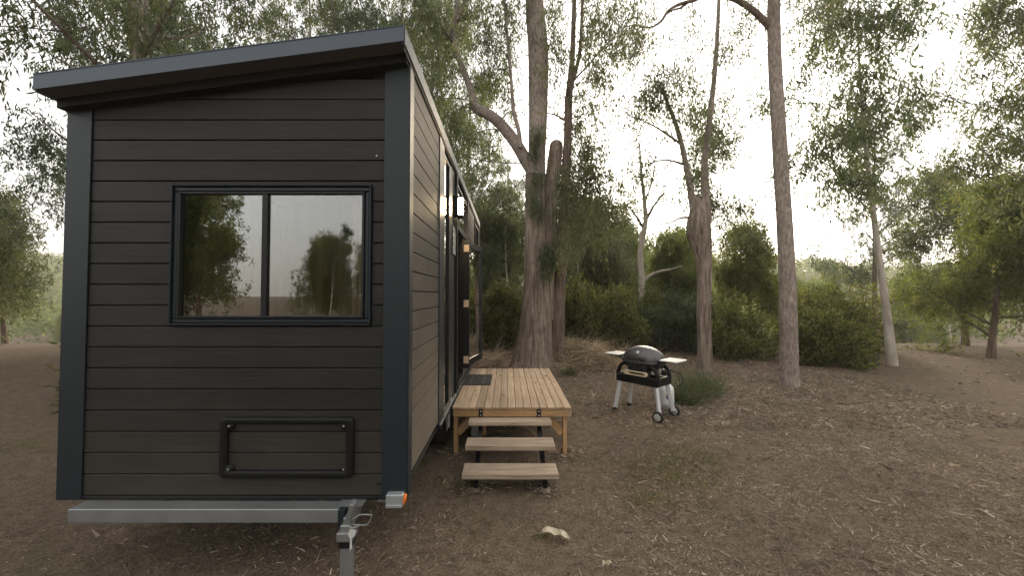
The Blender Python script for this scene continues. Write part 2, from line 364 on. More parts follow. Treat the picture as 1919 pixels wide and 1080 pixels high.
bp = N('ShaderNodeBump'); bp.inputs['Strength'].default_value = .9; bp.inputs['Distance'].default_value = .025
ad = N('ShaderNodeMath'); L(t2.outputs[0], ad.inputs[0]); L(t3.outputs[0], ad.inputs[1]); L(ad.outputs[0], bp.inputs['Height']); L(bp.outputs[0], b.inputs['Normal'])
M['soil'] = m

# ------------------------------------------------------------------ terrain
def sm(t): t = np.clip(t, 0, 1); return t * t * (3 - 2 * t)
def terr(x, y):
    x = np.asarray(x, float); y = np.asarray(y, float)
    z = -6.0 * sm((y - 13) / 32) + 21 * sm((y - 60) / 120) * (1 + .25 * np.sin(x * .02 + 1))
    z = z + 0.02 * np.sin(x * 1.7 + y * .9) * np.cos(y * 1.3 - x * .6) * sm((np.hypot(x, y - 4) - 1) / 4)
    z = z + 0.16 * np.sin(x * .31 + 2) * np.cos(y * .27) * sm((np.hypot(x - 1, y - 4) - 7) / 8)
    return z
g = Geo()
def grade(lo, hi, step, far):
    a = list(np.arange(lo, hi + 1e-6, step)); s = step
    r = [hi]; 
    while r[-1] < far: s *= 1.22; r.append(r[-1] + s)
    s = step; l = [lo]
    while l[-1] > -far: s *= 1.22; l.append(l[-1] - s)
    return np.array(sorted(set(l[1:] + a + r[1:])))
xs = grade(-6, 8, .12, 420); ys = grade(0, 14, .12, 420)
X, Y = np.meshgrid(xs, ys); rg = np.random.default_rng(5)
Z = terr(X, Y) + rg.normal(0, .006, X.shape) * (np.abs(X) < 9)
nx, ny = len(xs), len(ys)
i = np.arange(ny - 1)[:, None] * nx + np.arange(nx - 1)[None]
g.add(np.stack([X, Y, Z], -1), np.stack([i, i + 1, i + nx + 1, i + nx], -1))
tag(g.obj('ground', M['soil'], smooth=True), 'bare brown soil of the clearing', kind='structure')

# ================================================================== THE TINY HOUSE
house = thing('tiny_house', 'dark brown clad tiny house on a trailer with blue grey corner trim', 'tiny house', (-1.9, 2.69, 0))
HB = np.array([-1.9, 2.69, 0.0])
def hp(name, g, mat, parent=house, smooth=False, label=None):
    """part of the house; geometry given in world coordinates"""
    for k in range(len(g.V)): g.V[k] = g.V[k] - HB
    o = g.obj(name, mat, parent, smooth)
    if label: o['label'] = label
    return o
XR, XL = -0.70, -3.10          # right and left walls
Y0, Y1 = 2.69, 9.33            # near and far ends
ZB = 0.50; PITCHB = 0.1462
slope = -0.134                 # roof falls to the left
def ztop(x): return 3.52 + (XR - x) * slope
# --- hollow shell: walls with window and door openings
WX0, WX1, WZ0, WZ1 = -2.35, -0.954, 1.69, 2.672       # end window outer frame
g = Geo(); T = .10; ys_ = Y0 + .022
box(g, (XL + .02, ys_, ZB), (WX0 + .01, ys_ + T, ztop(XL)))
box(g, (WX1 - .01, ys_, ZB), (XR - .02, ys_ + T, ztop(WX1)))
box(g, (WX0 + .01, ys_, ZB), (WX1 - .01, ys_ + T, WZ0 + .01))
box(g, (WX0 + .01, ys_, WZ1 - .01), (WX1 - .01, ys_ + T, ztop(WX0)))
box(g, (XL + .02, Y1 - T, ZB), (XR - .02, Y1 - .02, ztop(XL)))
box(g, (XL + .02, ys_ + T, ZB), (XL + .12, Y1 - T, ztop(XL)))
xw = XR - .024
for a, b_, z0, z1 in ((ys_ + T, 4.2, .6, 3.5), (4.78, 5.28, .6, 3.5), (4.2, 4.78, .45, .60), (5.98, 6.62, .6, 2.78), (6.62, 8.08, .6, 3.5),
                      (8.08, 9.2, .6, 2.1), (9.2, Y1 - T, .6, 3.5), (4.2, 4.78, 3.42, 3.5), (5.28, 6.62, 3.4, 3.5), (8.08, 9.2, 3.4, 3.5), (5.28, 5.98, .45, .66)):
    box(g, (xw - .09, a, z0), (xw, b_, z1))
hp('wall', g, M['membrane'])
g = Geo(); box(g, (XL + .12, ys_ + .11, .53), (XR - .13, Y1 - .12, .64)); hp('floor', g, M['ply'])
g = Geo(); box(g, (XL + .03, ys_ + .004, .495), (XR - .035, Y1 - .03, .525)); hp('underfloor', g, M['membrane'])
g = Geo()                                                    # plywood lining inside
for a, b_, z0, z1 in ((2.82, 4.2, .66, 3.3), (4.78, 5.28, .66, 3.3), (5.98, 9.2, .66, 2.1), (6.62, 8.08, 2.1, 3.3)):
    box(g, (xw - .105, a, z0), (xw - .092, b_, z1))
box(g, (XL + .125, 2.82, .66), (XL + .14, 9.2, 3.05)); box(g, (XL + .14, 9.18, .66), (XR - .13, 9.2, 3.1))
box(g, (XL + .14, 5.0, .66), (-2.2, 5.03, 3.1))
hp('lining', g, M['ply'])
g = Geo(); box(g, (XL + .05, ys_ + T + .01, 3.08), (XR - .1, Y1 - .12, 3.12)); hp('ceiling', g, M['ply'])

# --- cladding boards
def clad_front(x0, x1, z0, z1):
    g = Geo(); c = ((x0 + x1) / 2, Y0 + .010, (z0 + z1) / 2)
    pts = [(x0, z0), (x1, z0), (x1, z1), (x0, z1)]
    box(g, (x0, Y0, z0), (x1, Y0 + .022, z1), .0035)
    return g
rnd = random.Random(3)
z = ZB + .015; k = 0
ZTR = []
while z < 3.42:
    z0, z1 = z, z + PITCHB - .007
    xr_ = XR - .165
    segs = []
    if z1 <= WZ0 + .002 or z0 >= WZ1 - .002: segs = [(XL + .165, xr_)]
    else:
        segs = [(XL + .165, WX0 - .004), (WX1 + .004, xr_)]
        if z0 < WZ0 - .02: segs.append((WX0 - .004, WX1 + .004, z0, WZ0 - .003))
        if z1 > WZ1 + .02: segs.append((WX0 - .004, WX1 + .004, WZ1 + .003, z1))
    for s in segs:
        x0, x1 = s[0], s[1]; a, b_ = (s[2], s[3]) if len(s) == 4 else (z0, z1)
        # clip under the sloping eave
        tl, tr_ = ztop(x0) - .005, ztop(x1) - .005
        if tl <= a:
            x0 = XR - (a + .005 - 3.52) / -slope * -1 if False else XR + (3.52 - a - .005) / slope
            x0 = max(x0, s[0])
            if x0 > x1 - .1: continue
            g = Geo(); zt = min(b_, tr_)
            xk = max(x0, XR + (3.52 - zt - .005) / slope)
            poly_extrude(g, [(x0, a), (x1, a), (x1, zt), (min(xk, x1 - .001), zt)] if xk < x1 - .01 else [(x0, a), (x1, a), (x1, zt)], Y0, Y0 + .02)
        elif tl < b_:
            g = Geo(); zt = min(b_, tr_); xk = max(x0, XR + (3.52 - zt - .005) / slope)
            poly_extrude(g, [(x0, a), (x1, a), (x1, zt), (min(xk, x1 - .001), zt), (x0, tl)], Y0, Y0 + .02)
        else: g = clad_front(x0, x1, a, b_)
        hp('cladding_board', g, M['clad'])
    z += PITCHB
# side boards
z = .615
while z < 3.5:
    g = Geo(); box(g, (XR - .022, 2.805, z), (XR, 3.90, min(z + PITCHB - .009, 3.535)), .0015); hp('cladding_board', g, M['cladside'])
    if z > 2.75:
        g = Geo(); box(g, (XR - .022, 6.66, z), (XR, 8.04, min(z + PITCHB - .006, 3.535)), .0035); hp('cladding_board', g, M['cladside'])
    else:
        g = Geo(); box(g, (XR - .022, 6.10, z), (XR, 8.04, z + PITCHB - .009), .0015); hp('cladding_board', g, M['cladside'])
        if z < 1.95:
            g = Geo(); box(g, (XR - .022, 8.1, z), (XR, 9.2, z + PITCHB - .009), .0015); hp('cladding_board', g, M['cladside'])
    z += PITCHB
# corner trims (angle flashing: front face + side flange)
for sx, xe in ((1, XR), (-1, XL)):
    g = Geo()
    box(g, (xe - sx * .168, Y0 - .012, ZB - .012), (xe + sx * .006, Y0 - .002 , ztop(xe) + .01), .002)
    box(g, (xe + sx * .001, Y0 - .0015, ZB - .012), (xe + sx * .012, Y0 + .105, ztop(xe) + .01), .002)
    hp('corner_trim', g, M['trim'])
g = Geo(); box(g, (XL + .17, Y0 - .008, ZB - .015), (XR - .17, Y0 + .018, ZB + .012), .002); hp('bottom_trim', g, M['black'])
# rivets / screws
g = Geo()
for (x, zz) in ((-.75, .53), (-.84, .53), (-.84, 1.32), (-.735, 1.32)): lathe(g, [(0, .0), (.005, 0), (.004, .003), (0, .004)], 8, (0, 0, 0)); g.V[-1] = g.V[-1][:, [0, 2, 1]] * [1, -1, 1] + [x, Y0 - .012, zz]
tag(hp('rivet', g, M['trim']), kind='stuff')
g = Geo()
for (px, py) in ((634, 122.5), (718, 110), (706, 292)):
    p = P(px, py, Y0); lathe(g, [(0, .0), (.006, 0), (.005, .003), (0, .004)], 8); g.V[-1] = g.V[-1][:, [0, 2, 1]] * [1, -1, 1] + [p[0], Y0 - .001, p[2]]
tag(hp('screw', g, M['screw']), kind='stuff')
g = Geo(); box(g, (-.905, Y0 - .006, .592), (-.872, Y0 - .001, .600)); hp('drain_slot', g, M['black'])

# --- roof: deck, front fascia, soffit, dark strip, side barge
XRo, XLo = XR + .014, XL - .02; YF = 2.49
def zr(x): return 3.672 + (XRo - x) * slope
def slab(g, x0, x1, y0, y1, top, bot):
    V = [(x0, y0, zr(x0) + bot), (x1, y0, zr(x1) + bot), (x1, y1, zr(x1) + bot), (x0, y1, zr(x0) + bot),
         (x0, y0, zr(x0) + top), (x1, y0, zr(x1) + top), (x1, y1, zr(x1) + top), (x0, y1, zr(x0) + top)]
    g.add(V, [(0, 3, 2, 1), (4, 5, 6, 7), (0, 1, 5, 4), (1, 2, 6, 5), (2, 3, 7, 6), (3, 0, 4, 7)])
roof = Geo(); slab(roof, XLo + .03, XRo - .01, YF + .02, Y1 + .1, .0, -.03)
for k in range(13):
    x = XLo + .1 + k * .19; slab(roof, x, x + .03, YF + .03, Y1 + .09, .012, .0012)
roof = hp('roof', roof, M['roofmetal'])
g = Geo(); slab(g, XLo, XRo, YF, YF + .012, .006, -.093); hp('fascia', g, M['roofmetal'], roof)
g = Geo(); slab(g, XLo, XRo + .002, YF - .004, YF + .05, .012, .0065); hp('fascia_cap', g, M['roofmetal'], roof)
g = Geo(); slab(g, XLo + .01, XRo - .014, YF + .014, Y0 - .075, -.082, -.092); hp('soffit', g, M['soffit'], roof)
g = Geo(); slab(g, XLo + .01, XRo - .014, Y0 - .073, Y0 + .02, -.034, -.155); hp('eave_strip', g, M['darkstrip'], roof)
g = Geo(); slab(g, XRo - .012, XRo + .008, YF + .0125, Y1 + .1, .004, -.105); hp('barge_flashing', g, M['roofmetal'], roof)
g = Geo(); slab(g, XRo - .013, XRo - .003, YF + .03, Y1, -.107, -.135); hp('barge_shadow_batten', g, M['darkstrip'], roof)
g = Geo(); slab(g, XLo, XLo + .012, YF + .0125, Y1 + .1, .004, -.105); hp('barge_flashing', g, M['roofmetal'], roof)

# --- end window
win = Geo()
def frame(g, x0, x1, z0, z1, wd, y0, y1, bev=.004):
    box(g, (x0, y0, z0), (x1, y1, z0 + wd), bev); box(g, (x0, y0, z1 - wd), (x1, y1, z1), bev)
    box(g, (x0, y0, z0 + wd), (x0 + wd, y1, z1 - wd), bev); box(g, (x1 - wd, y0, z0 + wd), (x1, y1, z1 - wd), bev)
frame(win, WX0, WX1, WZ0, WZ1, .010, Y0 - .030, Y0 + .03)
win = hp('window', win, M['trim'], label='aluminium framed window in the end wall')
g = Geo(); frame(g, WX0 + .0115, WX1 - .0115, WZ0 + .0115, WZ1 - .0115, .034, Y0 - .012, Y0 + .03, .008); hp('window_frame', g, M['trim'], win)
g = Geo(); frame(g, WX0 + .047, WX1 - .047, WZ0 + .047, WZ1 - .047, .016, Y0 - .02, Y0 + .03, .003)
box(g, (-1.72, Y0 - .015, WZ0 + .06), (-1.68, Y0 + .03, WZ1 - .06), .003); hp('window_bead', g, M['black'], win)
g = Geo(); box(g, (WX0 + .05, Y0 + .004, WZ0 + .05), (WX1 - .05, Y0 + .008, WZ1 - .05)); hp('window_pane', g, M['glass'], win)
g = Geo(); frame(g, WX0 + .02, WX1 - .02, WZ0 + .02, WZ1 - .02, .02, Y0 + .032, Y0 + .22, .0); hp('window_reveal', g, M['ply'], win)
# curtain panels behind the glass
for xa, xb in ((-1.115, -1.01), (-1.36, -1.322)):
    g = Geo(); nn = 24; xx = np.linspace(xa, xb, nn); yy = 2.745 + .010 * np.sin(np.linspace(0, 16, nn))
    V = np.concatenate([np.stack([xx, yy, np.full(nn, 1.72)], -1), np.stack([xx, yy, np.full(nn, 2.66)], -1)])
    g.add(V, [(a, a + 1, nn + a + 1, nn + a) for a in range(nn - 1)]); hp('curtain', g, M['curtain'] if 'curtain' in M else M['ply'], smooth=True)

# --- service hatch frame (black moulded) low on the end wall
hx0, hx1 = P(430, 0, Y0 - .01)[0], P(672, 0, Y0 - .01)[0]; hz1, hz0 = P(0, 783, Y0 - .02)[2], P(0, 897, Y0 - .02)[2]
def rrect(x0, x1, z0, z1, r, n=6):
    pts = []
    for cx, cz, a0 in ((x1 - r, z1 - r, 0), (x0 + r, z1 - r, pi / 2), (x0 + r, z0 + r, pi), (x1 - r, z0 + r, 1.5 * pi)):
        for k in range(n + 1): a = a0 + pi / 2 * k / n; pts.append((cx + r * cos(a), cz + r * sin(a)))
    return pts
def ring(g, o, i, y0, y1):
    n = len(o); V = []
    for (pp, yy) in ((o, y1), (o, y0 + .006), ([(a + (c - a) * .12, b + (d - b) * .12) for (a, b), (c, d) in zip(o, i)], y0), ([(a + (c - a) * .85, b + (d - b) * .85) for (a, b), (c, d) in zip(o, i)], y0), (i, y0 + .008), (i, y1)):
        V += [(p[0], yy, p[1]) for p in pp]
    Q = [(l * n + a, l * n + (a + 1) % n, (l + 1) * n + (a + 1) % n, (l + 1) * n + a) for l in range(5) for a in range(n)]
    g.add(V, Q)
g = Geo(); ring(g, rrect(hx0, hx1, hz0, hz1, .035), rrect(hx0 + .05, hx1 - .05, hz0 + .05, hz1 - .045, .03), Y0 - .032, Y0 + .005)
hatch = hp('service_hatch', g, M['blackplastic'], smooth=True, label='black moulded service hatch low on the end wall')
g = Geo()
for zz in (hz0 + .062, hz1 - .058):
    for xx in (hx1 - .065, hx0 + .065):
        lathe(g, [(.0, .020), (.024, .019), (.032, 0)], 14); g.V[-1] = g.V[-1][:, [0, 2, 1]] * [1, -1, 1] + [xx, Y0 - .008, zz]
tag(hp('screw_boss', g, M['blackplastic'], hatch, smooth=True), kind='stuff')
g = Geo()
for zz in (hz0 + .062, hz1 - .058):
    for xx in (hx1 - .065, hx0 + .065):
        lathe(g, [(0, .004), (.007, .003), (.008, 0)], 10); g.V[-1] = g.V[-1][:, [0, 2, 1]] * [1, -1, 1] + [xx, Y0 - .028, zz]
tag(hp('screw', g, M['screw'], hatch), kind='stuff')

# --- chassis below the end wall
g = Geo(); box(g, (XL + .2, 2.57, .395), (-1.115, 2.68, .484), .004)
for xx in (-2.6, -1.25): box(g, (xx, 2.9, .34), (xx + .06, 9.2, .47), .003)
hp('chassis_beam', g, M['galv'])
g = Geo(); box(g, (-1.113, 2.56, .37), (-1.07, 2.75, .484), .003); hp('chassis_bracket', g, M['trim'])
g = Geo(); box(g, (-1.14, 2.60, .4855), (-.97, 2.7, .489)); box(g, (-.89, 2.66, .4855), (-.80, 2.7, .489)); hp('chassis_plate', g, M['galv'])
g = Geo(); pa = P(722, 931, 2.62); pb = P(754, 953, 2.62)
box(g, (pa[0], 2.625, pb[2]), (pb[0], 2.78, pa[2] + .004), .006); box(g, (pa[0] + .003, 2.612, pb[2] + .001), (pb[0] - .003, 2.6245, pb[2] + .022), .003)
hp('corner_bracket', g, M['steelwhite'])
g = Geo(); c = P(756.5, 938, 2.66); lathe(g, [(0, -.042), (.012, -.038), (.017, -.015), (.017, .015), (.012, .038), (0, .042)], 14)
V = g.V[-1]; a = radians(18); g.V[-1] = np.stack([V[:, 0] * cos(a) + V[:, 2] * sin(a), V[:, 1] * 1.6, -V[:, 0] * sin(a) + V[:, 2] * cos(a)], -1) + c
hp('marker_light', g, M['orange'], smooth=True, label='amber marker light under the corner')
# jack stand with pin handle and tag
g = Geo(); jx = P(651, 1000, 2.50)[0]; jy = 2.50
box(g, (jx - .034, jy - .034, .02), (jx + .034, jy + .034, .44), .006); jack = hp('jack_leg', g, M['galv'])
g = Geo(); box(g, (jx - .042, jy - .042, .30), (jx + .042, jy + .042, .345), .004); hp('jack_collar', g, M['black'], jack)
g = Geo(); box(g, (jx - .05, jy - .05, .3455), (jx + .05, jy + .05, .40), .004); box(g, (jx - .02, jy - .02, .40), (jx + .02, jy + .18, .48), .004); hp('jack_sleeve', g, M['galv'], jack)
g = Geo(); obox(g, (jx, jy, .012), (.16, .16, .012), bev=.003); hp('jack_foot', g, M['galv'], jack)
g = Geo()
q = [P(x, y, 2.44) for x, y in ((660, 975), (675, 966), (694, 966), (696, 969), (690, 982), (683, 985), (662, 984))]
tube(g, q, [.0045] * 7, 8, 28); q = [P(x, y, 2.44) for x, y in ((655, 990), (668, 989), (674, 985))]; tube(g, q, [.006] * 3, 8, 10); hp('jack_pin', g, M['galv'], jack, smooth=True)
g = Geo(); obox(g, P(659, 958, 2.46), (.03, .06, .12), (.1, .25, 0), .003); hp('jack_latch', g, M['galv'], jack)
g = Geo()
q = np.array([P(x, y, 2.44) for x, y in ((656, 990), (668, 995), (664, 1006), (659, 1010), (660, 1028), (655, 1034), (656, 1010), (652, 1004))])
n_ = len(q); g.add(np.concatenate([q, q + [0, .003, 0]]), [(0, 1, 2, 7), (2, 3, 6, 7), (3, 4, 5, 6)]); hp('jack_label', g, M['sidetable'], jack)

# --- wheels under the house
def wheel_geo(r, wd):
    g = Geo(); lathe(g, [(r * .62, -wd / 2), (r * .9, -wd / 2), (r, -wd * .36), (r, wd * .36), (r * .9, wd / 2), (r * .62, wd / 2)], 28); return g
for wy in (5.0, 5.85):
    for xx in (XR - .16, XL + .16):
        g = wheel_geo(.32, .2); V = g.V[-1]; g.V[-1] = np.stack([V[:, 2] + xx, V[:, 0] + wy, V[:, 1] + .325], -1)
        t = hp('trailer_wheel', g, M['rubber'], smooth=True)
        g = Geo(); lathe(g, [(.0, -.06), (.06, -.06), (.09, -.02), (.19, -.03), (.2, -.08), (.2, .08), (.19, .05), (0, .04)], 20); V = g.V[-1]; g.V[-1] = np.stack([V[:, 2] + xx, V[:, 0] + wy, V[:, 1] + .325], -1)
        hp('wheel_rim', g, M['gasw'], t, smooth=True)
g = Geo()
for xx in (XR - .005,):
    pp = [(xx, 4.62, .32), (xx, 4.66, .50), (xx, 4.8, .62)]
    tube(g, pp, [.02, .02, .02], 6, 12)
hp('mudguard', g, M['steelwhite'], smooth=True)

# --- side wall joinery: trims, narrow window, panel, doorway, transoms
g = Geo(); box(g, (XR - .02, 3.905, .56), (XR + .010, 4.19, 3.535), .003); hp('vertical_trim', g, M['trim'])
def sidewin(name, y0, y1, z0, z1, fw, label=None, fmat='black', pw=None):
    g = Geo()
    x0, x1 = XR - .05, XR + .006
    box(g, (x0, y0, z0), (x1, y1, z0 + fw), .003); box(g, (x0, y0, z1 - fw), (x1, y1, z1), .003)
    box(g, (x0, y0, z0 + fw), (x1, y0 + fw, z1 - fw), .003); box(g, (x0, y1 - (pw or fw), z0 + fw), (x1, y1, z1 - fw), .003)
    wn = hp(name, g, M[fmat], label=label)
    g = Geo(); box(g, (XR - .022, y0 + fw - .005, z0 + fw - .005), (XR - .017, y1 - (pw or fw) + .005, z1 - fw + .005)); hp('window_pane', g, M['glass'], wn)
    return wn
sidewin('window', 4.195, 4.76, .60, 3.47, .035, 'tall narrow black framed window beside the lamp', pw=.20)
g = Geo(); box(g, (XR - .03, 4.765, .60), (XR - .006, 5.12, 3.53), .003); hp('wall_panel', g, M['trim'])
g = Geo(); box(g, (XR - .01, 5.125, .60), (XR + .03, 5.18, 3.53), .003); hp('vertical_trim', g, M['black'])
g = Geo(); box(g, (XR - .02, 3.9, .555), (XR + .03, 9.2, .592), .004); hp('sill', g, M['trim'])
g = Geo(); box(g, (XR + .005, 4.2, .5925), (XR + .018, 5.28, .598)); hp('sill_strip', g, M['galv'])
g = Geo()
box(g, (XR - .12, 5.185, .60), (XR + .012, 5.29, 2.80), .003); box(g, (XR - .12, 5.96, .60), (XR + .012, 6.06, 2.80), .003)
box(g, (XR - .12, 5.185, 2.802), (XR + .02, 6.64, 2.87), .003); box(g, (XR - .12, 5.29, .60), (XR + .03, 5.96, .70), .003)
hp('door_frame', g, M['black'])
g = Geo(); box(g, (XR - .135, 5.94, .70), (XR - .121, 5.959, 2.80)); box(g, (XR - .121, 5.945, .701), (XR - .075, 5.959, 2.80)); hp('door_lining', g, M['ply'])
sidewin('window', 5.2, 6.63, 2.872, 3.46, .04, 'transom window above the doorway')
sidewin('window', 8.1, 9.2, 2.05, 3.46, .045, 'high window near the far end of the wall')
g = Geo(); box(g, (XR - .0, 6.60, 2.80), (XR + .02, 6.66, 3.53), .003); box(g, (XR - .0, 8.04, .6), (XR + .02, 8.09, 3.53), .003); box(g, (XR - .02, 9.21, .555), (XR + .014, 9.335, 3.535), .003); hp('vertical_trim', g, M['black'])
# door leaf, open outwards and away
ha = Vector((XR + .035, 5.98, 0)); lv = Vector((.21, .975, 0)).normalized(); LW = .93
leafM = Matrix.Translation(ha) @ Matrix(((lv.x, -lv.y * -1, 0, 0), (lv.y, -lv.x, 0, 0), (0, 0, 1, 0), (0, 0, 0, 1)))
def leafpart(name, boxes, mat, parent=None, label=None, bev=.004):
    """local: x along leaf from hinge, y thickness towards house(+)"""
    g = Geo()
    for a, b_ in boxes: box(g, a, b_, bev)
    A = np.array(leafM)
    for k in range(len(g.V)): g.V[k] = g.V[k] @ A[:3, :3].T + A[:3, 3]
    return hp(name, g, M[mat], parent or house, label=label)
DZ0, DZ1 = .765, 2.755
door = leafpart('door', [((0, -.022, DZ0), (.085, .022, DZ1)), ((LW - .085, -.022, DZ0), (LW, .022, DZ1)), ((.0852, -.022, DZ1 - .10), (LW - .0852, .022, DZ1)), ((.0852, -.022, DZ0), (LW - .0852, .022, DZ0 + .11))], 'black', label='black framed glass door standing open')
leafpart('door_pane', [((.083, -.004, DZ0 + .10), (LW - .083, .004, DZ1 - .095))], 'glassdoor', door, bev=0)
leafpart('door_bead', [((.0855, .0045, DZ0 + .115), (.105, .02, DZ1 - .105)), ((LW - .105, .0045, DZ0 + .115), (LW - .0855, .02, DZ1 - .105))], 'trim', door, bev=.001)
g = Geo(); box(g, (XR + .012, 5.955, DZ0), (ha.x + .075, 6.0, DZ1), .003); stile = hp('door_stile', g, M['black'], door)
for zz in (2.625, 1.765, .90):
    g = Geo(); box(g, (ha.x - .012, 5.943, zz - .055), (ha.x + .026, 5.9545, zz + .055), .002); box(g, (ha.x + .03, 5.943, zz - .055), (ha.x + .066, 5.9545, zz + .055), .002)
    cyl(g, (ha.x + .028, 5.942, zz - .055), (ha.x + .028, 5.942, zz + .055), .006, 8); hp('hinge', g, M['hinge'], door)
leafpart('door_handle', [((LW - .06, -.05, 1.72), (LW - .04, -.0225, 1.74)), ((LW - .16, -.062, 1.72), (LW - .04, -.0505, 1.74)), ((LW - .06, .0225, 1.72), (LW - .04, .05, 1.74)), ((LW - .16, .0505, 1.72), (LW - .04, .062, 1.74)), ((LW - .075, -.028, 1.62), (LW - .025, -.0222, 1.80))], 'black', door)
# wall lamp
g = Geo(); ly = 5.0
box(g, (XR - .005, ly - .055, 2.92), (XR + .060, ly + .055, 3.19), .004); box(g, (XR + .0455, ly - .05, 2.90), (XR + .125, ly + .05, 2.945), .004); box(g, (XR + .0455, ly - .05, 3.165), (XR + .125, ly + .05, 3.19), .004)
lamp = hp('wall_lamp', g, M['blackplastic'], label='small box wall lamp, lit warm white')
g = Geo(); box(g, (XR + .062, ly - .042, 2.947), (XR + .118, ly + .042, 3.163), .006); hp('lamp_diffuser', g, M['lampglow'], lamp)
# small framed sign on the panel
g = Geo(); box(g, (XR - .005, 4.80, 2.41), (XR + .012, 5.09, 2.78), .002); sg = hp('sign_plate', g, M['black'], label='small framed plate with a pale mottled print')
M['print'] = grain('mottled_print', [(0.38, (.12, .13, .12)), (0.52, (.42, .42, .40)), (0.7, (.62, .62, .6))], (9, 9, 14), 0.25, 0.0, 0.001, 0.0)
g = Geo(); box(g, (XR + .0125, 4.815, 2.425), (XR + .015, 5.075, 2.765)); hp('print', g, M['print'], sg)

# ================================================================== DECK
deck = thing('deck', 'low pine timber deck with pale boards below the open door', 'deck', (.05, 4.57, 0))
def wp(root, name, g, mat, parent=None, smooth=False, label=None):
    loc = np.array(root.location)
    for k in range(len(g.V)): g.V[k] = g.V[k] - loc
    o = g.obj(name, mat, parent or root, smooth)
    if label: o['label'] = label
    return o
DX0, DX1, DY0, DY1, DZ = -.655, .757, 4.57, 6.97, .572
nb = 15; bw = (DX1 - DX0) / nb
bm_ = Geo(); box(bm_, (-bw / 2 + .0032, 0, -.022), (bw / 2 - .0032, DY1 - DY0, 0), .003); bmesh_ = bm_.mesh('deck_board'); bmesh_.materials.append(M['deck'])
rr = random.Random(8)
for i in range(nb):
    o = bpy.data.objects.new('deck_board', bmesh_); COL.objects.link(o); o.parent = deck
    o.location = (DX0 + bw * (i + .5) - .05, rr.uniform(-.006, .006), DZ + rr.uniform(-.0016, .0016)); o.rotation_euler = (0, rr.uniform(-.008, .008), rr.uniform(-.0007, .0007))
zf1, zf0 = DZ - .025, .455
g = Geo(); box(g, (DX0 + .01, DY0 + .02, zf0), (DX1 - .035, DY0 + .062, zf1), .003); wp(deck, 'fascia', g, M['frame_wood'])
g = Geo(); box(g, (DX1 - .034, DY0 + .03, zf0 - .0), (DX1 + .004, DY1 - .02, zf1), .003); wp(deck, 'side_beam', g, M['deck'])
g = Geo(); box(g, (DX0 + .008, DY0 + .064, zf0), (DX0 + .045, DY1 - .02, zf1), .003); wp(deck, 'side_beam', g, M['deck'])
g = Geo(); box(g, (DX0 + .05, DY1 - .06, zf0), (DX1 - .04, DY1 - .02, zf1), .003); wp(deck, 'back_beam', g, M['frame_wood'])
for yy in (5.2, 5.8, 6.35):
    g = Geo(); box(g, (DX0 + .05, yy, zf0 + .02), (DX1 - .04, yy + .04, zf1), .003); wp(deck, 'joist', g, M['frame_wood'])
for xx in (DX0 + .012, DX1 - .095):
    for yy in (DY0 + .064, DY1 - .15):
        x_ = xx + (.035 if xx < 0 else 0)
        g = Geo(); box(g, (xx + .0, yy, -.02), (xx + .048, yy + .09, zf0 - .002 if yy < 5 else zf0 - .002), .003); wp(deck, 'post', g, M['post_wood'])
for xx in (DX0 + .03, DX1 - .075):
    for yy in (DY0 + .035, DY1 - .1): pass
for s, xa, xb in ((1, DX0 + .055, DX0 + .29), (-1, DX1 - .10, DX1 - .33)):
    g = Geo(); beam(g, (xa, DY0 + .105, .235), (xb, DY0 + .105, .49), .042, .085, .003); wp(deck, 'brace', g, M['frame_wood'])
g = Geo(); box(g, (DX1 - .042, DY0 + .012, .0), (DX1 - .006, DY0 + .0195, .01)); 
# ================================================================== STEPS
steps = thing('steps', 'three grey brown plank steps on black steel stringers in front of the deck', 'steps', (.02, 3.8, 0))
for (z, yf, yb, x0, x1) in ((.19, 3.70, 3.95, -.437, .490), (.325, 4.04, 4.285, -.443, .500), (.45, 4.43, 4.585, -.449, .505)):
    g = Geo(); box(g, (x0, yf, z - .05), (x1, yb, z), .005); wp(steps, 'tread', g, M['tread'])
for xs_ in (-.315, .372):
    g = Geo(); 
    beam(g, (xs_, 3.80, .01), (xs_, 4.60, .36), .045, .09, .003)
    for (z, yf) in ((.139, 3.72), (.274, 4.06), (.399, 4.44)):
        box(g, (xs_ - .022, yf + .02, z - .012), (xs_ + .022, yf + .21 if yf < 4.4 else yf + .13, z - .0005)); 
    for (z, yf) in ((.12, 3.80), (.26, 4.13)):
        box(g, (xs_ - .02, yf, max(.0, z - .16)), (xs_ + .02, yf + .06, z + .005), .002)
    wp(steps, 'stringer', g, M['black'])
    g = Geo(); box(g, (xs_ - .024, DY0 + .0065, zf0 - .0), (xs_ + .024, DY0 + .0185, zf1 + .004), .002); br = wp(steps, 'bracket', g, M['black'])
    g = Geo()
    for zz in (zf0 + .022, zf1 - .024): cyl(g, (xs_, DY0 - .0, zz), (xs_, DY0 + .006, zz), .010, 8)
    wp(steps, 'bolt', g, M['screw'], br)
    g = Geo(); box(g, (xs_ - .042, 3.735, -.01), (xs_ + .042, 3.83, .010), .003); wp(steps, 'foot_pad', g, M['tread'])

# doormat
mat_ = thing('doormat', 'charcoal ribbed rubber doormat lying on the deck at the door', 'doormat', (-.46, 6.04, DZ))
g = Geo(); box(g, (-.672, 5.67, DZ + .002), (-.245, 6.40, DZ + .010), .003); wp(mat_, 'mat_base', g, M['mat'])
g = Geo()
for k in range(20): x = -.655 + k * .0208; box(g, (x, 5.69, DZ + .0102), (x + .011, 6.38, DZ + .016))
wp(mat_, 'mat_ribs', g, M['rubber'])
g = Geo()
for x in (-.56, -.36): box(g, (x, 5.68, DZ + .0162), (x + .008, 6.39, DZ + .018))
wp(mat_, 'mat_stripe', g, M['soffit'])
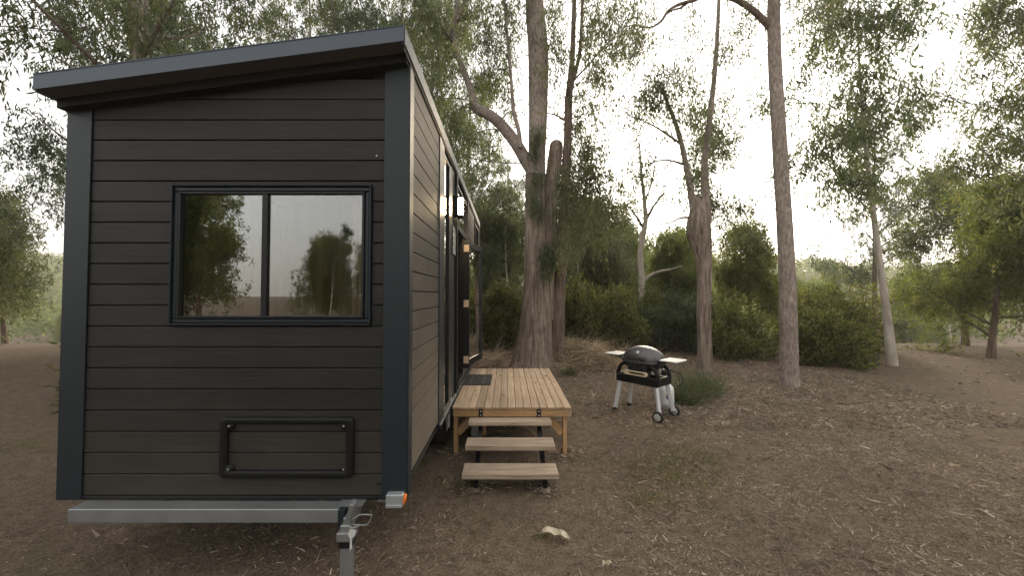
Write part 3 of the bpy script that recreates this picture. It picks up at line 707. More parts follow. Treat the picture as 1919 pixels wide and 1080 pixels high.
# block and stake beneath the deck
g = Geo(); p = P(893, 815, 5.2); box(g, (p[0] - .07, 5.2, -.01), (p[0] + .07, 5.4, .215), .006); tag(g.obj('concrete_block', M['concrete']), 'grey concrete block standing in the shade beneath the deck', 'concrete block')
g = Geo(); p = P(907, 810, 5.25); box(g, (p[0] - .025, 5.25, -.02), (p[0] + .025, 5.29, .454), .003); tag(g.obj('timber_prop', M['post_wood']), 'pale timber prop beneath the deck beside the concrete block', 'timber prop')

# ================================================================== BARBECUE
TH = radians(-50)
bbq = thing('barbecue', 'portable gas barbecue with grey domed lid on a two wheeled cart', 'barbecue', (2.19, 6.21, 0), TH)
def bp_(name, g, mat, parent=None, smooth=False, label=None):
    o = g.obj(name, M[mat], parent or bbq, smooth)
    if label: o['label'] = label
    return o
def sq(g, prof, sx, sy, seg=36, pw=2.6, c=(0, 0, 0)):
    """superelliptic lathe"""
    th = np.linspace(0, 2 * pi, seg, endpoint=False); cx_ = np.sign(np.cos(th)) * np.abs(np.cos(th)) ** (2 / pw); sy_ = np.sign(np.sin(th)) * np.abs(np.sin(th)) ** (2 / pw)
    prof = np.array(prof, float); m = len(prof)
    V = np.stack([prof[:, 0][:, None] * cx_ * sx + c[0], prof[:, 0][:, None] * sy_ * sy + c[1], np.repeat(prof[:, 1][:, None], seg, 1) + c[2]], -1).reshape(-1, 3)
    i = np.arange(m - 1)[:, None] * seg; j = np.arange(seg)[None]; j2 = (j + 1) % seg
    g.add(V, np.stack([i + j, i + j2, i + seg + j2, i + seg + j], -1).reshape(-1, 4))
# lid
g = Geo(); prof = [(sin(a), .205 * cos(a)) for a in np.linspace(0.001, pi / 2, 12)] + [(1.0, -.015), (.975, -.02)]
sq(g, prof, .325, .235, 40, 2.5, (0, .0, .875)); lid = bp_('lid', g, 'lidmetal', smooth=True)
g = Geo(); sq(g, [(.985, 0), (1.03, 0), (1.03, -.022), (.985, -.022)], .325, .235, 40, 2.5, (0, 0, .868)); bp_('lid_rim', g, 'tubmetal', lid, True)
# badge on the front of the lid
bd = Vector((.0, -.195, .995)); nrm = Vector((0, -.72, .70)).normalized()
qr = nrm.to_track_quat('Z', 'Y').to_matrix()
def onn(V, c=bd): return np.asarray(V) @ np.array(qr).T + np.array(c)
for nm, prof_, mt in (('badge', [(0, .008), (.033, .008), (.036, 0), (.036, -.02)], 'badge'),):
    g = Geo(); lathe(g, prof_, 20); g.V[-1] = onn(g.V[-1]); bg_ = bp_(nm, g, mt, lid, True)
# 'Q' mark as small ring and tail
g = Geo(); th = np.linspace(0, 2 * pi, 20); tube(g, [(.017 * cos(a), .019 * sin(a), .010) for a in th], [.0028] * 20, 5); tube(g, [(.006, -.008, .011), (.018, -.021, .011)], [.0026, .0026], 5); g.V = [onn(v) for v in g.V]; o = g.obj('badge_mark', M['blackplastic'], lid, True)
# lid handle
g = Geo(); tube(g, [(-.13, -.225, .885), (-.12, -.275, .90), (0, -.29, .905), (.12, -.275, .90), (.13, -.225, .885)], [.010] * 5, 8, 24); bp_('lid_handle', g, 'blackplastic', lid, True)
# tub
g = Geo(); sq(g, [(.99, 0), (1.0, -.03), (.90, -.09), (.70, -.135), (.45, -.155), (.0, -.16)], .325, .235, 36, 2.5, (0, 0, .845)); tub = bp_('tub', g, 'tubmetal', smooth=True)
g = Geo(); sq(g, [(1.0, .01), (1.06, .01), (1.06, -.01), (1.0, -.01)], .325, .235, 36, 2.5, (0, 0, .842)); bp_('tub_rim', g, 'lidmetal', tub, True)
g = Geo(); box(g, (-.16, -.225, .70), (.16, -.05, .80), .02); box(g, (-.09, -.05, .52), (.09, .09, .70), .02); bp_('burner_housing', g, 'tubmetal', tub)
for x in (-.045, .055):
    g = Geo(); cyl(g, (x, -.225, .755), (x, -.262, .755), .026, 16, .021); box(g, (x - .004, -.268, .735), (x + .004, -.2622, .776)); bp_('control_knob', g, 'blackplastic', tub, True)
# side tables
for s in (-1, 1):
    g = Geo(); box(g, (s * .355, -.17, .895), (s * .625, .17, .918), .009); st_ = bp_('side_table', g, 'sidetable')
    g = Geo()
    for k in range(5): y = -.13 + k * .06; box(g, (s * .40, y, .9185), (s * .60, y + .02, .9215), .001)
    bp_('table_slat', g, 'sidetable', st_)
    g = Geo()
    for y in (-.13, .13):
        tube(g, [(s * .27, y, .80), (s * .33, y, .86), (s * .42, y, .888), (s * .56, y, .890)], [.012, .012, .011, .009], 6, 14)
    box(g, (s * .33, -.16, .872), (s * .43, .16, .8945), .004)
    bp_('table_bracket', g, 'blackplastic', st_)
# cart: side arches, front panel, handle, shelf
g = Geo()
for s in (-1, 1):
    for y in (-.19, .16):
        tube(g, [(s * .345, y, .60), (s * .335, y, .68), (s * .28, y, .77), (s * .20, y, .80)], [.034, .032, .028, .022], 8, 14)
box(g, (-.365, -.235, .50), (.365, -.195, .635), .018); box(g, (-.365, .15, .52), (.365, .19, .61), .014)
for s in (-1, 1): box(g, (s * .365, -.236, .503), (s * .315, .19, .632), .014)
box(g, (-.30, -.19, .505), (.30, .15, .52), .004)
cart = bp_('cart_frame', g, 'blackplastic', smooth=False)
g = Geo(); ring(g, rrect(-.20, .20, .635, .705, .028, 4), rrect(-.115, .15, .655, .685, .014, 4), -.262, -.225); bp_('cart_handle', g, 'handle', cart)
# legs and wheels
for sx in (-1, 1):
    for sy in (-1, 1):
        g = Geo(); top = (sx * .315, sy * .165 - .02, .50); zb = .04 if sx < 0 else .085; bot = (sx * .385, sy * .21 - .02, zb)
        beam(g, top, bot, .054, .066, .010); leg = bp_('leg', g, 'silver')
        if sx < 0:
            g = Geo(); box(g, (bot[0] - .034, bot[1] - .036, -.0), (bot[0] + .034, bot[1] + .036, .065), .01); bp_('leg_foot', g, 'rubber', leg)
        else:
            g = wheel_geo(.083, .045); V = g.V[-1]; yy = bot[1] + sy * .045; g.V[-1] = np.stack([V[:, 0] + bot[0], V[:, 2] + yy, V[:, 1] + .083], -1); wl = bp_('wheel', g, 'rubber', smooth=True)
            g = Geo(); lathe(g, [(0, -.024), (.03, -.026), (.058, -.022), (.060, .022), (.03, .026), (0, .024)], 20); V = g.V[-1]; g.V[-1] = np.stack([V[:, 0] + bot[0], V[:, 2] + yy, V[:, 1] + .083], -1); bp_('wheel_hub', g, 'hubgrey', wl, True)
g = Geo(); cyl(g, (.385, -.26, .083), (.385, .26, .083), .009, 8); bp_('axle', g, 'blackplastic')
# gas hose and regulator
g = Geo()
tube(g, [(.24, .12, .76), (.34, .18, .72), (.46, .26, .66), (.54, .20, .56), (.50, .10, .50)], [.008] * 5, 7, 26); box(g, (.30, -.02, .66), (.37, .05, .73), .01); bp_('gas_hose', g, 'blackplastic', smooth=True)
g = Geo(); box(g, (.30, -.10, .70), (.335, -.06, .77), .006); cyl(g, (.325, -.02, .745), (.325, .02, .745), .016, 10); bp_('hose_fitting', g, 'badge')
# gas bottle
gx, gy = 2.66, 6.54
gas = thing('gas_bottle', 'white gas bottle with red and blue label behind the barbecue cart', 'gas bottle', (gx, gy, 0))
g = Geo(); lathe(g, [(.09, .0), (.10, .0), (.10, .035), (.105, .04), (.138, .07), (.145, .10), (.145, .30), (.135, .345), (.10, .385), (.04, .40), (0, .402)], 28); g.obj('bottle_body', M['gasw'], gas, True)
g = Geo(); th = np.linspace(.6, 2 * pi - .6, 22)
V = [(.085 * cos(a), .085 * sin(a), z) for z in (.38, .50) for a in th] + [(.079 * cos(a), .079 * sin(a), z) for z in (.38, .50) for a in th]
g.add(V, [(a, a + 1, 22 + a + 1, 22 + a) for a in range(21)] + [(44 + a + 1, 44 + a, 66 + a, 66 + a + 1) for a in range(21)] + [(22 + a, 22 + a + 1, 66 + a + 1, 66 + a) for a in range(21)]); g.obj('bottle_collar', M['gasw'], gas)
g = Geo(); cyl(g, (0, 0, .39), (0, 0, .47), .02, 10); cyl(g, (-.035, 0, .45), (.035, 0, .45), .014, 10); g.obj('valve', M['badge'], gas)
for z0, z1, mt in ((.225, .25, 'labelr'), (.175, .225, 'labelb')):
    g = Geo(); th = np.linspace(radians(-105), radians(-62), 8); V = [(.1462 * cos(a), .1462 * sin(a), z) for z in (z0, z1) for a in th]
    g.add(V, [(a, a + 1, 8 + a + 1, 8 + a) for a in range(7)]); g.obj('bottle_label', M[mt], gas)

# ================================================================== FOLIAGE HELPERS
def leaves(g, rng, C, per, spread, Ln, Wd, droop=0.75, bend=.12):
    C = np.asarray(C, float); n = len(C) * per
    if n == 0: return
    base = np.repeat(C, per, 0) + rng.normal(0, 1, (n, 3)) * np.asarray(spread)
    u = rng.normal(0, 1, (n, 3)); u /= np.linalg.norm(u, axis=1)[:, None]
    D = u * (1 - droop) + np.array([0, 0, -1.]) * droop; D /= np.linalg.norm(D, axis=1)[:, None] + 1e-9
    s = np.cross(D, rng.normal(0, 1, (n, 3))); s /= np.linalg.norm(s, axis=1)[:, None] + 1e-9
    nn = np.cross(D, s); L_ = Ln * rng.uniform(.6, 1.25, n)[:, None]; W_ = Wd * rng.uniform(.7, 1.3, n)[:, None]
    a = base; b_ = base + D * L_ * .4 + s * W_ / 2; c = base + D * L_ + nn * L_ * bend; d = base + D * L_ * .4 - s * W_ / 2
    V = np.stack([a, b_, c, d], 1).reshape(-1, 3)
    g.add(V, np.arange(n * 4).reshape(-1, 4))
def twig(g, rng, a, b_, r0, r1, sag=.1, seg=5, n=6):
    a = np.asarray(a); b_ = np.asarray(b_); L_ = np.linalg.norm(b_ - a)
    mid = (a + b_) / 2 + rng.normal(0, .08, 3) * L_ + np.array([0, 0, sag * L_])
    tube(g, [a, mid, b_], [r0, (r0 + r1) / 2, r1], seg, n)
def clump(gl, gw, rng, src, c, rad, ntw, per, Ln=.13, Wd=.022, r0=.03, droop=.6, cs=(.16, .16, .22), sag=.1, sub=3):
    """a leafy bough: branch from src to centre c, twigs through ellipsoid rad, leaves at twig ends"""
    c = np.asarray(c); twig(gw, rng, src, c, r0, r0 * .35, sag)
    u = rng.normal(0, 1, (ntw, 3)); u /= np.linalg.norm(u, axis=1)[:, None]
    pts = c + u * np.asarray(rad) * rng.uniform(.25, 1, (ntw, 1)) ** .6
    for k in range(ntw):
        twig(gw, rng, c + (pts[k] - c) * rng.uniform(0, .3), pts[k], max(.004, r0 * .25), .003, .05, 3, 4)
    # small hanging tufts round every twig end, leaves crowded in each tuft
    tuft = np.repeat(pts, sub, 0) + rng.normal(0, 1, (ntw * sub, 3)) * np.asarray(cs)
    leaves(gl, rng, tuft, max(3, per // sub), (.055, .055, .10), Ln, Wd, droop)
def nearest(path, c, up=True):
    path = np.asarray(path); d = np.linalg.norm(path - c, axis=1) + (np.maximum(0, path[:, 2] - c[2] + .2) * 1.2 if up else 0)
    return path[np.argmin(d)]

# ================================================================== MAIN TREES
rng = np.random.default_rng(11)
def pxpath(pts, d):     # pts: (px,py,width px[,extra depth]) -> centre line and radii
    C = []; R = []
    for p in pts:
        dd = d + (p[3] if len(p) > 3 else 0); C.append(P(p[0], p[1], dd)); R.append(p[2] * dd / F / 2)
    return np.array(C), np.array(R)
def clumps_px(gl, gw, paths, lst, d, seed, dens=2.8, **kw):
    r = np.random.default_rng(seed)
    allp = np.concatenate([interp(p, np.ones(len(p)), 40)[0] for p in paths])
    for it in lst:
        px, py, rx, ry, nt, per = it[:6]; nt = int(nt * 1.5); per = int(per * dens / 1.5); dd = d + (it[6] if len(it) > 6 else r.uniform(-.8, .8))
        c = P(px, py, dd); rad = (rx * dd / F, rx * dd / F * 1.0, ry * dd / F)
        clump(gl, gw, r, nearest(allp, c), c, rad, nt, per, **kw)

# --- tree 1: the big gum
d1 = 10.1
t1o = thing('gum_tree', 'tall thick trunked gum tree growing just behind the deck', 'tree', tuple(P(998, 690, d1) * [1, 1, 0]))
def tp(root, name, g, mat, smooth=False, label=None): return wp(root, name, g, mat, smooth=smooth, label=label)
mainp = [(996, 700, 96), (998, 680, 78), (1001, 640, 66), (1003, 600, 58), (1004, 540, 48), (1004, 480, 43), (1004, 400, 39), (1003, 330, 38), (1006, 290, 32), (1009, 200, 36), (1009, 100, 39), (1002, 0, 35), (998, -150, 30), (1000, -350, 22), (1010, -600, 12)]
Cm, Rm = pxpath(mainp, d1); Cm[0][2] = -.15
g = Geo(); tube(g, Cm[:8], Rm[:8], 40, 70, .035, rng, .32)
g2 = Geo(); tube(g2, Cm[7:], Rm[7:], 28, 60, .03, rng)
tp(t1o, 'trunk', g, M['bark'], True); tp(t1o, 'upper_trunk', g2, M['bark_smooth'], True, 'smoother mottled upper trunk')
limb1, rl1 = pxpath([(998, 325, 20), (985, 300, 24), (962, 262, 22), (930, 225, 20), (902, 208, 19), (890, 196, 15), (884, 172, 13), (868, 130, 12), (855, 95, 10), (848, 60, 9), (856, 20, 8), (862, -60, 6)], d1)
limb2, rl2 = pxpath([(975, 278, 9), (972, 245, 8), (962, 205, 7), (958, 150, 6), (952, 80, 6), (946, 10, 5), (940, -80, 4)], d1 - .3)
stub, rs = pxpath([(900, 210, 16), (888, 205, 10), (880, 197, 5)], d1)
br3, r3 = pxpath([(853, 85, 7), (838, 65, 6), (828, 50, 4), (815, 20, 3), (800, -20, 2)], d1)
br4, r4 = pxpath([(856, 40, 8), (868, 10, 6), (878, -40, 5)], d1)
br5, r5 = pxpath([(850, 75, 5), (870, 50, 3), (890, 42, 2)], d1)
g = Geo()
for p, r, n_, s_ in ((limb1, rl1, 50, 14), (limb2, rl2, 30, 8), (stub, rs, 6, 10), (br3, r3, 16, 7), (br4, r4, 10, 7), (br5, r5, 8, 6)):
    g = Geo(); tube(g, p, r, s_, n_, .03, rng, caps=True); tp(t1o, 'limb', g, M['bark_smooth'], True)
gl, gw = Geo(), Geo()
lst = [(835, 60, 45, 40, 16, 26), (800, 30, 45, 40, 16, 24), (815, 110, 40, 40, 14, 24), (845, 150, 32, 40, 12, 22), (870, 60, 25, 35, 10, 22), (900, 20, 40, 30, 14, 22), (905, 85, 30, 40, 12, 22),
       (925, 130, 28, 40, 12, 22), (965, 30, 22, 32, 10, 20), (940, 60, 25, 40, 12, 20), (850, 215, 26, 34, 11, 22), (880, 255, 26, 34, 11, 22), (900, 170, 24, 30, 8, 20), (820, 185, 26, 36, 12, 22), (855, 290, 22, 34, 9, 20), (915, 275, 26, 28, 8, 18), (950, 175, 18, 40, 8, 20), (960, 110, 16, 30, 8, 18), (775, 80, 40, 50, 14, 22), (965, 215, 14, 24, 4, 14),
       (760, -30, 60, 40, 18, 22), (880, -40, 60, 40, 18, 22), (985, -40, 60, 40, 14, 22), (1040, 20, 22, 40, 8, 20), (1040, 90, 18, 36, 7, 18)]
clumps_px(gl, gw, [limb1, limb2, br3, br4, Cm[8:12]], lst, d1, 21, Ln=.125, Wd=.027, r0=.018, cs=(.19, .19, .25), sub=5, dens=4.0)
# epicormic tufts on the trunk
lst = [(1012, 250, 12, 16, 5, 16, -.4), (1006, 290, 10, 18, 5, 16, -.4), (1004, 330, 12, 14, 5, 14, -.5), (1010, 395, 16, 14, 6, 14, -.5), (1028, 485, 18, 22, 9, 20, -.6), (1020, 505, 14, 16, 6, 18, -.6), (1040, 470, 12, 20, 6, 16, -.5), (995, 372, 14, 16, 6, 14, -.5)]
clumps_px(gl, gw, [Cm[4:9]], lst, d1, 22, Ln=.15, Wd=.026, r0=.01, cs=(.07, .07, .10))
tag(tp(t1o, 'crown', gl, M['leaf_gum']), kind='stuff'); tag(tp(t1o, 'branches', gw, M['twig'], True), kind='stuff')
# --- broken stem joined at its foot (dead)
Cs, Rs = pxpath([(1014, 600, 46), (1018, 540, 42), (1024, 480, 36), (1029, 420, 31), (1034, 350, 28), (1040, 300, 26), (1043, 272, 24), (1044, 264, 14)], d1 + .15)
g = Geo(); tube(g, Cs, Rs, 24, 60, .035, rng, caps=True); tp(t1o, 'broken_stem', g, M['bark'], True, 'snapped off second stem with a blunt top')
# --- tree 2: darker stem to the right
d2 = 10.3
t2o = thing('gum_tree', 'dark slender gum tree close against the right side of the thick trunk', 'tree', tuple(P(1042, 688, d2) * [1, 1, 0]))
C2, R2 = pxpath([(1040, 705, 44), (1041, 680, 36), (1042, 640, 30), (1046, 580, 24), (1050, 520, 21), (1052, 460, 20), (1056, 400, 19), (1060, 330, 17), (1064, 260, 15), (1066, 190, 14), (1069, 155, 13), (1073, 100, 10), (1075, 40, 9), (1077, -20, 8), (1082, -150, 6), (1080, -350, 4)], d2); C2[0][2] = -.15
g = Geo(); tube(g, C2, R2, 20, 130, .035, rng, .2); tp(t2o, 'trunk', g, M['bark_dark'], True)
f2, rf2 = pxpath([(1069, 160, 11), (1078, 135, 8), (1087, 95, 7), (1090, 40, 6), (1093, -20, 5), (1105, -150, 4)], d2)
f3, rf3 = pxpath([(1074, 150, 4), (1100, 125, 3), (1125, 95, 2.5), (1150, 70, 2)], d2)
f4, rf4 = pxpath([(1058, 370, 4), (1085, 345, 3), (1110, 335, 2)], d2)
f5, rf5 = pxpath([(1058, 225, 4), (1040, 215, 3), (1025, 212, 2)], d2)
f6, rf6 = pxpath([(1052, 450, 6), (1075, 440, 4), (1100, 430, 3), (1130, 425, 2)], d2 - .3)
g = Geo()
for p, r in ((f2, rf2), (f3, rf3), (f4, rf4), (f5, rf5), (f6, rf6)):
    g = Geo(); tube(g, p, r, 7, 18, .03, rng); tp(t2o, 'limb', g, M['bark_dark'], True)
gl, gw = Geo(), Geo()
lst = [(1115, 40, 30, 36, 12, 20), (1100, 85, 26, 30, 9, 18), (1145, 75, 26, 30, 10, 18), (1180, 85, 22, 30, 8, 16), (1110, 150, 26, 26, 9, 16), (1135, 160, 22, 22, 6, 14), (1090, 180, 18, 22, 6, 14), (1040, 60, 16, 34, 7, 18), (1040, 140, 14, 30, 6, 16), (1045, 195, 12, 22, 5, 14), (1165, 30, 30, 24, 8, 16), (1190, 60, 22, 26, 7, 14),
       (1090, 235, 20, 20, 7, 16), (1100, 270, 28, 26, 12, 20), (1085, 310, 26, 26, 12, 20), (1110, 335, 30, 26, 11, 20), (1078, 350, 22, 22, 10, 20), (1100, 385, 30, 24, 13, 22), (1135, 400, 28, 22, 11, 20), (1080, 410, 22, 22, 11, 22), (1060, 300, 14, 24, 7, 18), (1055, 345, 14, 24, 8, 18), (1045, 385, 16, 22, 9, 20), (1050, 430, 18, 20, 9, 20), (1060, 470, 12, 14, 6, 16), (1150, 370, 22, 22, 7, 16),
       (1080, 250, 12, 24, 6, 16), (1120, -40, 60, 36, 16, 18), (1200, -30, 40, 30, 10, 18), (1068, 375, 14, 14, 7, 18), (1035, 345, 12, 20, 5, 16), (1120, 300, 20, 18, 6, 14), (1130, 20, 30, 24, 10, 14), (1165, 110, 26, 20, 8, 14), (1120, 120, 24, 24, 8, 14), (1105, 210, 24, 20, 8, 14), (1150, 200, 20, 18, 5, 12), (1130, 265, 20, 20, 6, 12), (1145, 330, 22, 22, 7, 14), (1170, 420, 26, 20, 7, 14), (1115, 440, 26, 18, 8, 14)]
clumps_px(gl, gw, [C2[5:14], f2, f3, f4, f6], lst, d2 - .2, 23, Ln=.125, Wd=.027, r0=.014, cs=(.2, .2, .24), sub=5, dens=4.8)
tag(tp(t2o, 'crown', gl, M['leaf_gum']), kind='stuff'); tag(tp(t2o, 'branches', gw, M['twig'], True), kind='stuff')
# --- tree 3: right edge tree
d3 = 9.6
t3o = thing('gum_tree', 'forked gum tree with a swollen scarred trunk at the right edge of the clearing', 'tree', tuple(P(1320, 700, d3) * [1, 1, 0]))
C3, R3 = pxpath([(1322, 705, 34), (1322, 690, 26), (1321, 640, 23), (1318, 580, 24), (1319, 520, 24), (1317, 480, 30), (1310, 440, 42), (1311, 412, 42), (1313, 390, 34), (1314, 370, 26)], d3); C3[0][2] = -.15
C3b, R3b = pxpath([(1314, 450, 22), (1318, 400, 20), (1322, 360, 15), (1320, 310, 12), (1328, 240, 11), (1338, 150, 9), (1345, 50, 7), (1350, -80, 5)], d3 + .1)
C3a, R3a = pxpath([(1303, 425, 18), (1299, 385, 13), (1293, 345, 12), (1285, 305, 10), (1276, 265, 9), (1264, 225, 8), (1250, 190, 6), (1240, 165, 4)], d3)
g = Geo(); tube(g, C3, R3, 24, 90, .05, rng, .2, caps=True); tp(t3o, 'trunk', g, M['bark'], True)
g = Geo(); tube(g, C3a, R3a, 12, 40, .03, rng); tp(t3o, 'limb', g, M['bark_smooth'], True)
g = Geo(); tube(g, C3b, R3b, 12, 40, .03, rng); tp(t3o, 'limb', g, M['bark_smooth'], True)
s1, q1 = pxpath([(1286, 310, 5), (1262, 302, 4), (1243, 300, 3), (1225, 304, 2)], d3); s2, q2 = pxpath([(1276, 270, 5), (1245, 248, 4), (1220, 233, 3), (1185, 218, 2), (1165, 205, 1.5)], d3)
s3, q3 = pxpath([(1296, 408, 5), (1275, 409, 4), (1255, 418, 3), (1235, 420, 2)], d3); s4, q4 = pxpath([(1258, 302, 3), (1240, 322, 2), (1232, 328, 1.5)], d3)
s5, q5 = pxpath([(1262, 222, 4), (1285, 250, 4), (1302, 245, 3)], d3)
g = Geo()
for p, r in ((s1, q1), (s2, q2), (s3, q3), (s4, q4)):
    g = Geo(); tube(g, p, r, 7, 18, .02, rng); tp(t3o, 'limb', g, M['bark_dark'], True)
gl, gw = Geo(), Geo()
lst = [(1240, 165, 26, 22, 13, 18), (1215, 170, 26, 24, 12, 18), (1265, 150, 26, 18, 9, 15), (1290, 165, 22, 22, 8, 15), (1200, 200, 24, 20, 10, 17), (1180, 215, 16, 14, 6, 14), (1235, 200, 26, 18, 11, 17), (1260, 205, 18, 22, 7, 14), (1290, 215, 18, 20, 6, 12), (1255, 240, 20, 14, 6, 12), (1205, 230, 16, 12, 5, 12), (1225, 255, 10, 12, 3, 10),
       (1250, 265, 18, 10, 4, 10), (1195, 275, 16, 14, 5, 12), (1185, 305, 20, 16, 8, 14), (1215, 320, 22, 14, 7, 14), (1240, 340, 18, 12, 5, 12), (1200, 345, 24, 14, 8, 14), (1302, 285, 12, 26, 6, 14), (1310, 190, 16, 30, 6, 14), (1225, 130, 22, 12, 5, 12), (1255, 135, 18, 10, 5, 12), (1310, 265, 14, 30, 6, 12), (1170, 240, 12, 14, 4, 10), (1275, 130, 30, 14, 8, 12), (1225, 190, 30, 24, 9, 12), (1285, 195, 26, 24, 8, 12), (1190, 330, 26, 22, 8, 12), (1300, 330, 12, 24, 5, 12), (1270, 430, 20, 20, 5, 12), (1180, 260, 12, 10, 3, 10), (1350, 120, 40, 60, 20, 16), (1400, 60, 50, 60, 24, 16), (1380, 220, 40, 50, 16, 16)]
clumps_px(gl, gw, [C3a, s1, s2, s3, C3b], lst, d3, 24, Ln=.11, Wd=.022, r0=.010, dens=4.0, sub=6, cs=(.22, .22, .22))
tag(tp(t3o, 'crown', gl, M['leaf_gum']), kind='stuff'); tag(tp(t3o, 'branches', gw, M['twig'], True), kind='stuff')
# --- tree 4: tree outside the frame at right whose bough reaches in from above
d4 = 8.2
t4o = thing('gum_tree', 'gum tree right of the clearing whose bough hangs in from the upper right', 'tree', tuple(P(1480, 700, d4) * [1, 1, 0]))
C4, R4 = pxpath([(1480, 760, 40), (1480, 700, 30), (1475, 500, 26), (1460, 250, 24), (1450, 50, 22), (1455, -150, 18), (1470, -500, 10)], d4); C4[0][2] = -.15
b4, rb4 = pxpath([(1452, 60, 14), (1400, 10, 10), (1340, -12, 8), (1300, 0, 7), (1272, 8, 6), (1252, 20, 5.5), (1240, 38, 5), (1222, 50, 3.5), (1205, 50, 2.6), (1190, 47, 2), (1172, 49, 1.5)], d4)
b4b, rb4b = pxpath([(1292, 2, 5), (1276, 14, 4), (1262, 18, 3), (1250, 26, 2)], d4 + .05)
b4c, rb4c = pxpath([(1218, 52, 2), (1210, 66, 1.5), (1196, 95, 1.2), (1180, 110, 1)], d4)
g = Geo(); tube(g, C4, R4, 20, 70, .035, rng, .2); tp(t4o, 'trunk', g, M['bark_smooth'], True)
g = Geo()
for p, r in ((b4, rb4), (b4b, rb4b), (b4c, rb4c)):
    g = Geo(); tube(g, p, r, 8, 30, .03, rng); tp(t4o, 'limb', g, M['bark_dark'], True)
gl, gw = Geo(), Geo()
lst = [(1205, 30, 16, 16, 6, 14), (1185, 60, 18, 16, 6, 14), (1200, 85, 16, 16, 6, 14), (1180, 105, 12, 12, 4, 12), (1250, 60, 18, 16, 3, 10), (1285, 45, 16, 20, 3, 10), (1300, 15, 20, 14, 5, 12), (1262, 75, 18, 14, 4, 10), (1310, 60, 14, 24, 5, 12), (1300, 100, 16, 20, 4, 10), (1290, 30, 20, 16, 5, 12), (1240, 85, 12, 10, 2, 7), (1400, -60, 80, 50, 26, 18), (1480, -120, 90, 70, 40, 18), (1520, 20, 60, 70, 24, 16), (1560, -60, 80, 70, 24, 16)]
clumps_px(gl, gw, [b4, b4c, C4[3:]], lst, d4, 25, Ln=.12, Wd=.020, r0=.008)
tag(tp(t4o, 'crown', gl, M['leaf_gum']), kind='stuff'); tag(tp(t4o, 'branches', gw, M['twig'], True), kind='stuff')

# ================================================================== BACKGROUND TREES
def proto(name, seed, Ht, r0, start, nl, spreadf, per, matl, matb, ntw=7, Ln=.17, Wd=.032, lean=.3, droop=.55, cs=(.26, .26, .30), up=.6, subs=3):
    r = np.random.default_rng(seed); gl, gw, gt = Geo(), Geo(), Geo()
    zz = np.linspace(0, 1, 9); ph = r.uniform(0, 6.28, 2)
    path = np.stack([lean * np.sin(zz * 2.2 + ph[0]) - lean * sin(ph[0]), lean * np.sin(zz * 2.6 + ph[1]) - lean * sin(ph[1]), zz * Ht], -1)
    rad = r0 * (1 - zz * .88) * (1 + .5 * np.exp(-zz * 22)); path[0][2] = -.3
    tube(gt, path, rad, 10, 34, .03, r)
    pc, pr = interp(path, rad, 60)
    for k in range(nl):
        t = start + (1 - start) * (k + .5) / nl; i = min(59, int(t * 59)); a = r.uniform(0, 6.28)
        L_ = Ht * spreadf * (1.15 - .65 * ((t - start) / (1 - start + 1e-6))) * r.uniform(.7, 1.15)
        dirv = np.array([cos(a), sin(a), up * r.uniform(.6, 1.4)]); dirv /= np.linalg.norm(dirv)
        e_ = pc[i] + dirv * L_; mid = pc[i] + dirv * L_ * .5 + np.array([0, 0, -.04 * L_]) + r.normal(0, .05, 3) * L_
        tube(gt, [pc[i], mid, e_], [pr[i] * .5, pr[i] * .32, .012], 6, 10, .02, r)
        for s_ in range(subs):
            f = r.uniform(.35, 1.05); bpos = pc[i] + dirv * L_ * f
            c = bpos + r.normal(0, .22, 3) * L_
            clump(gl, gw, r, pc[i] + dirv * L_ * min(f, .95) * .85, c, (L_ * .27, L_ * .27, L_ * .20), ntw, per, Ln, Wd, .014, droop, cs, .1, 5)
    root = thing(name, 'x', 'tree')
    ch = [gt.obj('trunk', M[matb], root, True), tag(gl.obj('crown', M[matl], root), kind='stuff'), tag(gw.obj('branches', M['twig'], root, True), kind='stuff')]
    return root, ch
protoA = proto('gum_tree', 31, 15, .20, .22, 24, .21, 85, 'leaf_gum', 'bark_smooth')
protoA2 = proto('gum_tree', 32, 14, .17, .16, 22, .21, 80, 'leaf_dark', 'bark_dark')
protoC = proto('gum_tree', 33, 9, .085, .40, 14, .19, 60, 'leaf_gum', 'bark_pale', 6, lean=.35)
protoB = proto('bushy_tree', 34, 5.2, .09, .12, 22, .30, 85, 'leaf_green', 'bark_dark', 8, Ln=.13, Wd=.04, droop=.35, lean=.15)
protoB2 = proto('bushy_tree', 35, 5.6, .09, .15, 20, .30, 62, 'leaf_gum', 'bark_dark', 8, Ln=.14, Wd=.04, droop=.5, lean=.2)
used = set(); BR = random.Random(5)
def put(pr, px, d, s, label, group=None, rz=None, x=None, sc=None):
    xx = (px - CX) / F * d if x is None else x
    loc = (xx, d, float(terr(xx, d)) - .05); rz = BR.uniform(0, 6.28) if rz is None else rz
    root, ch = pr
    if id(root) not in used:
        used.add(id(root)); root.location = loc; root.rotation_euler = (0, 0, rz); root.scale = (s,) * 3 if sc is None else sc; root['label'] = label
        if group: root['group'] = group
        return root
    r = dup(root, ch, loc, rz, s if sc is None else sc, label, group)
    if not group and 'group' in r: del r['group']
    return r
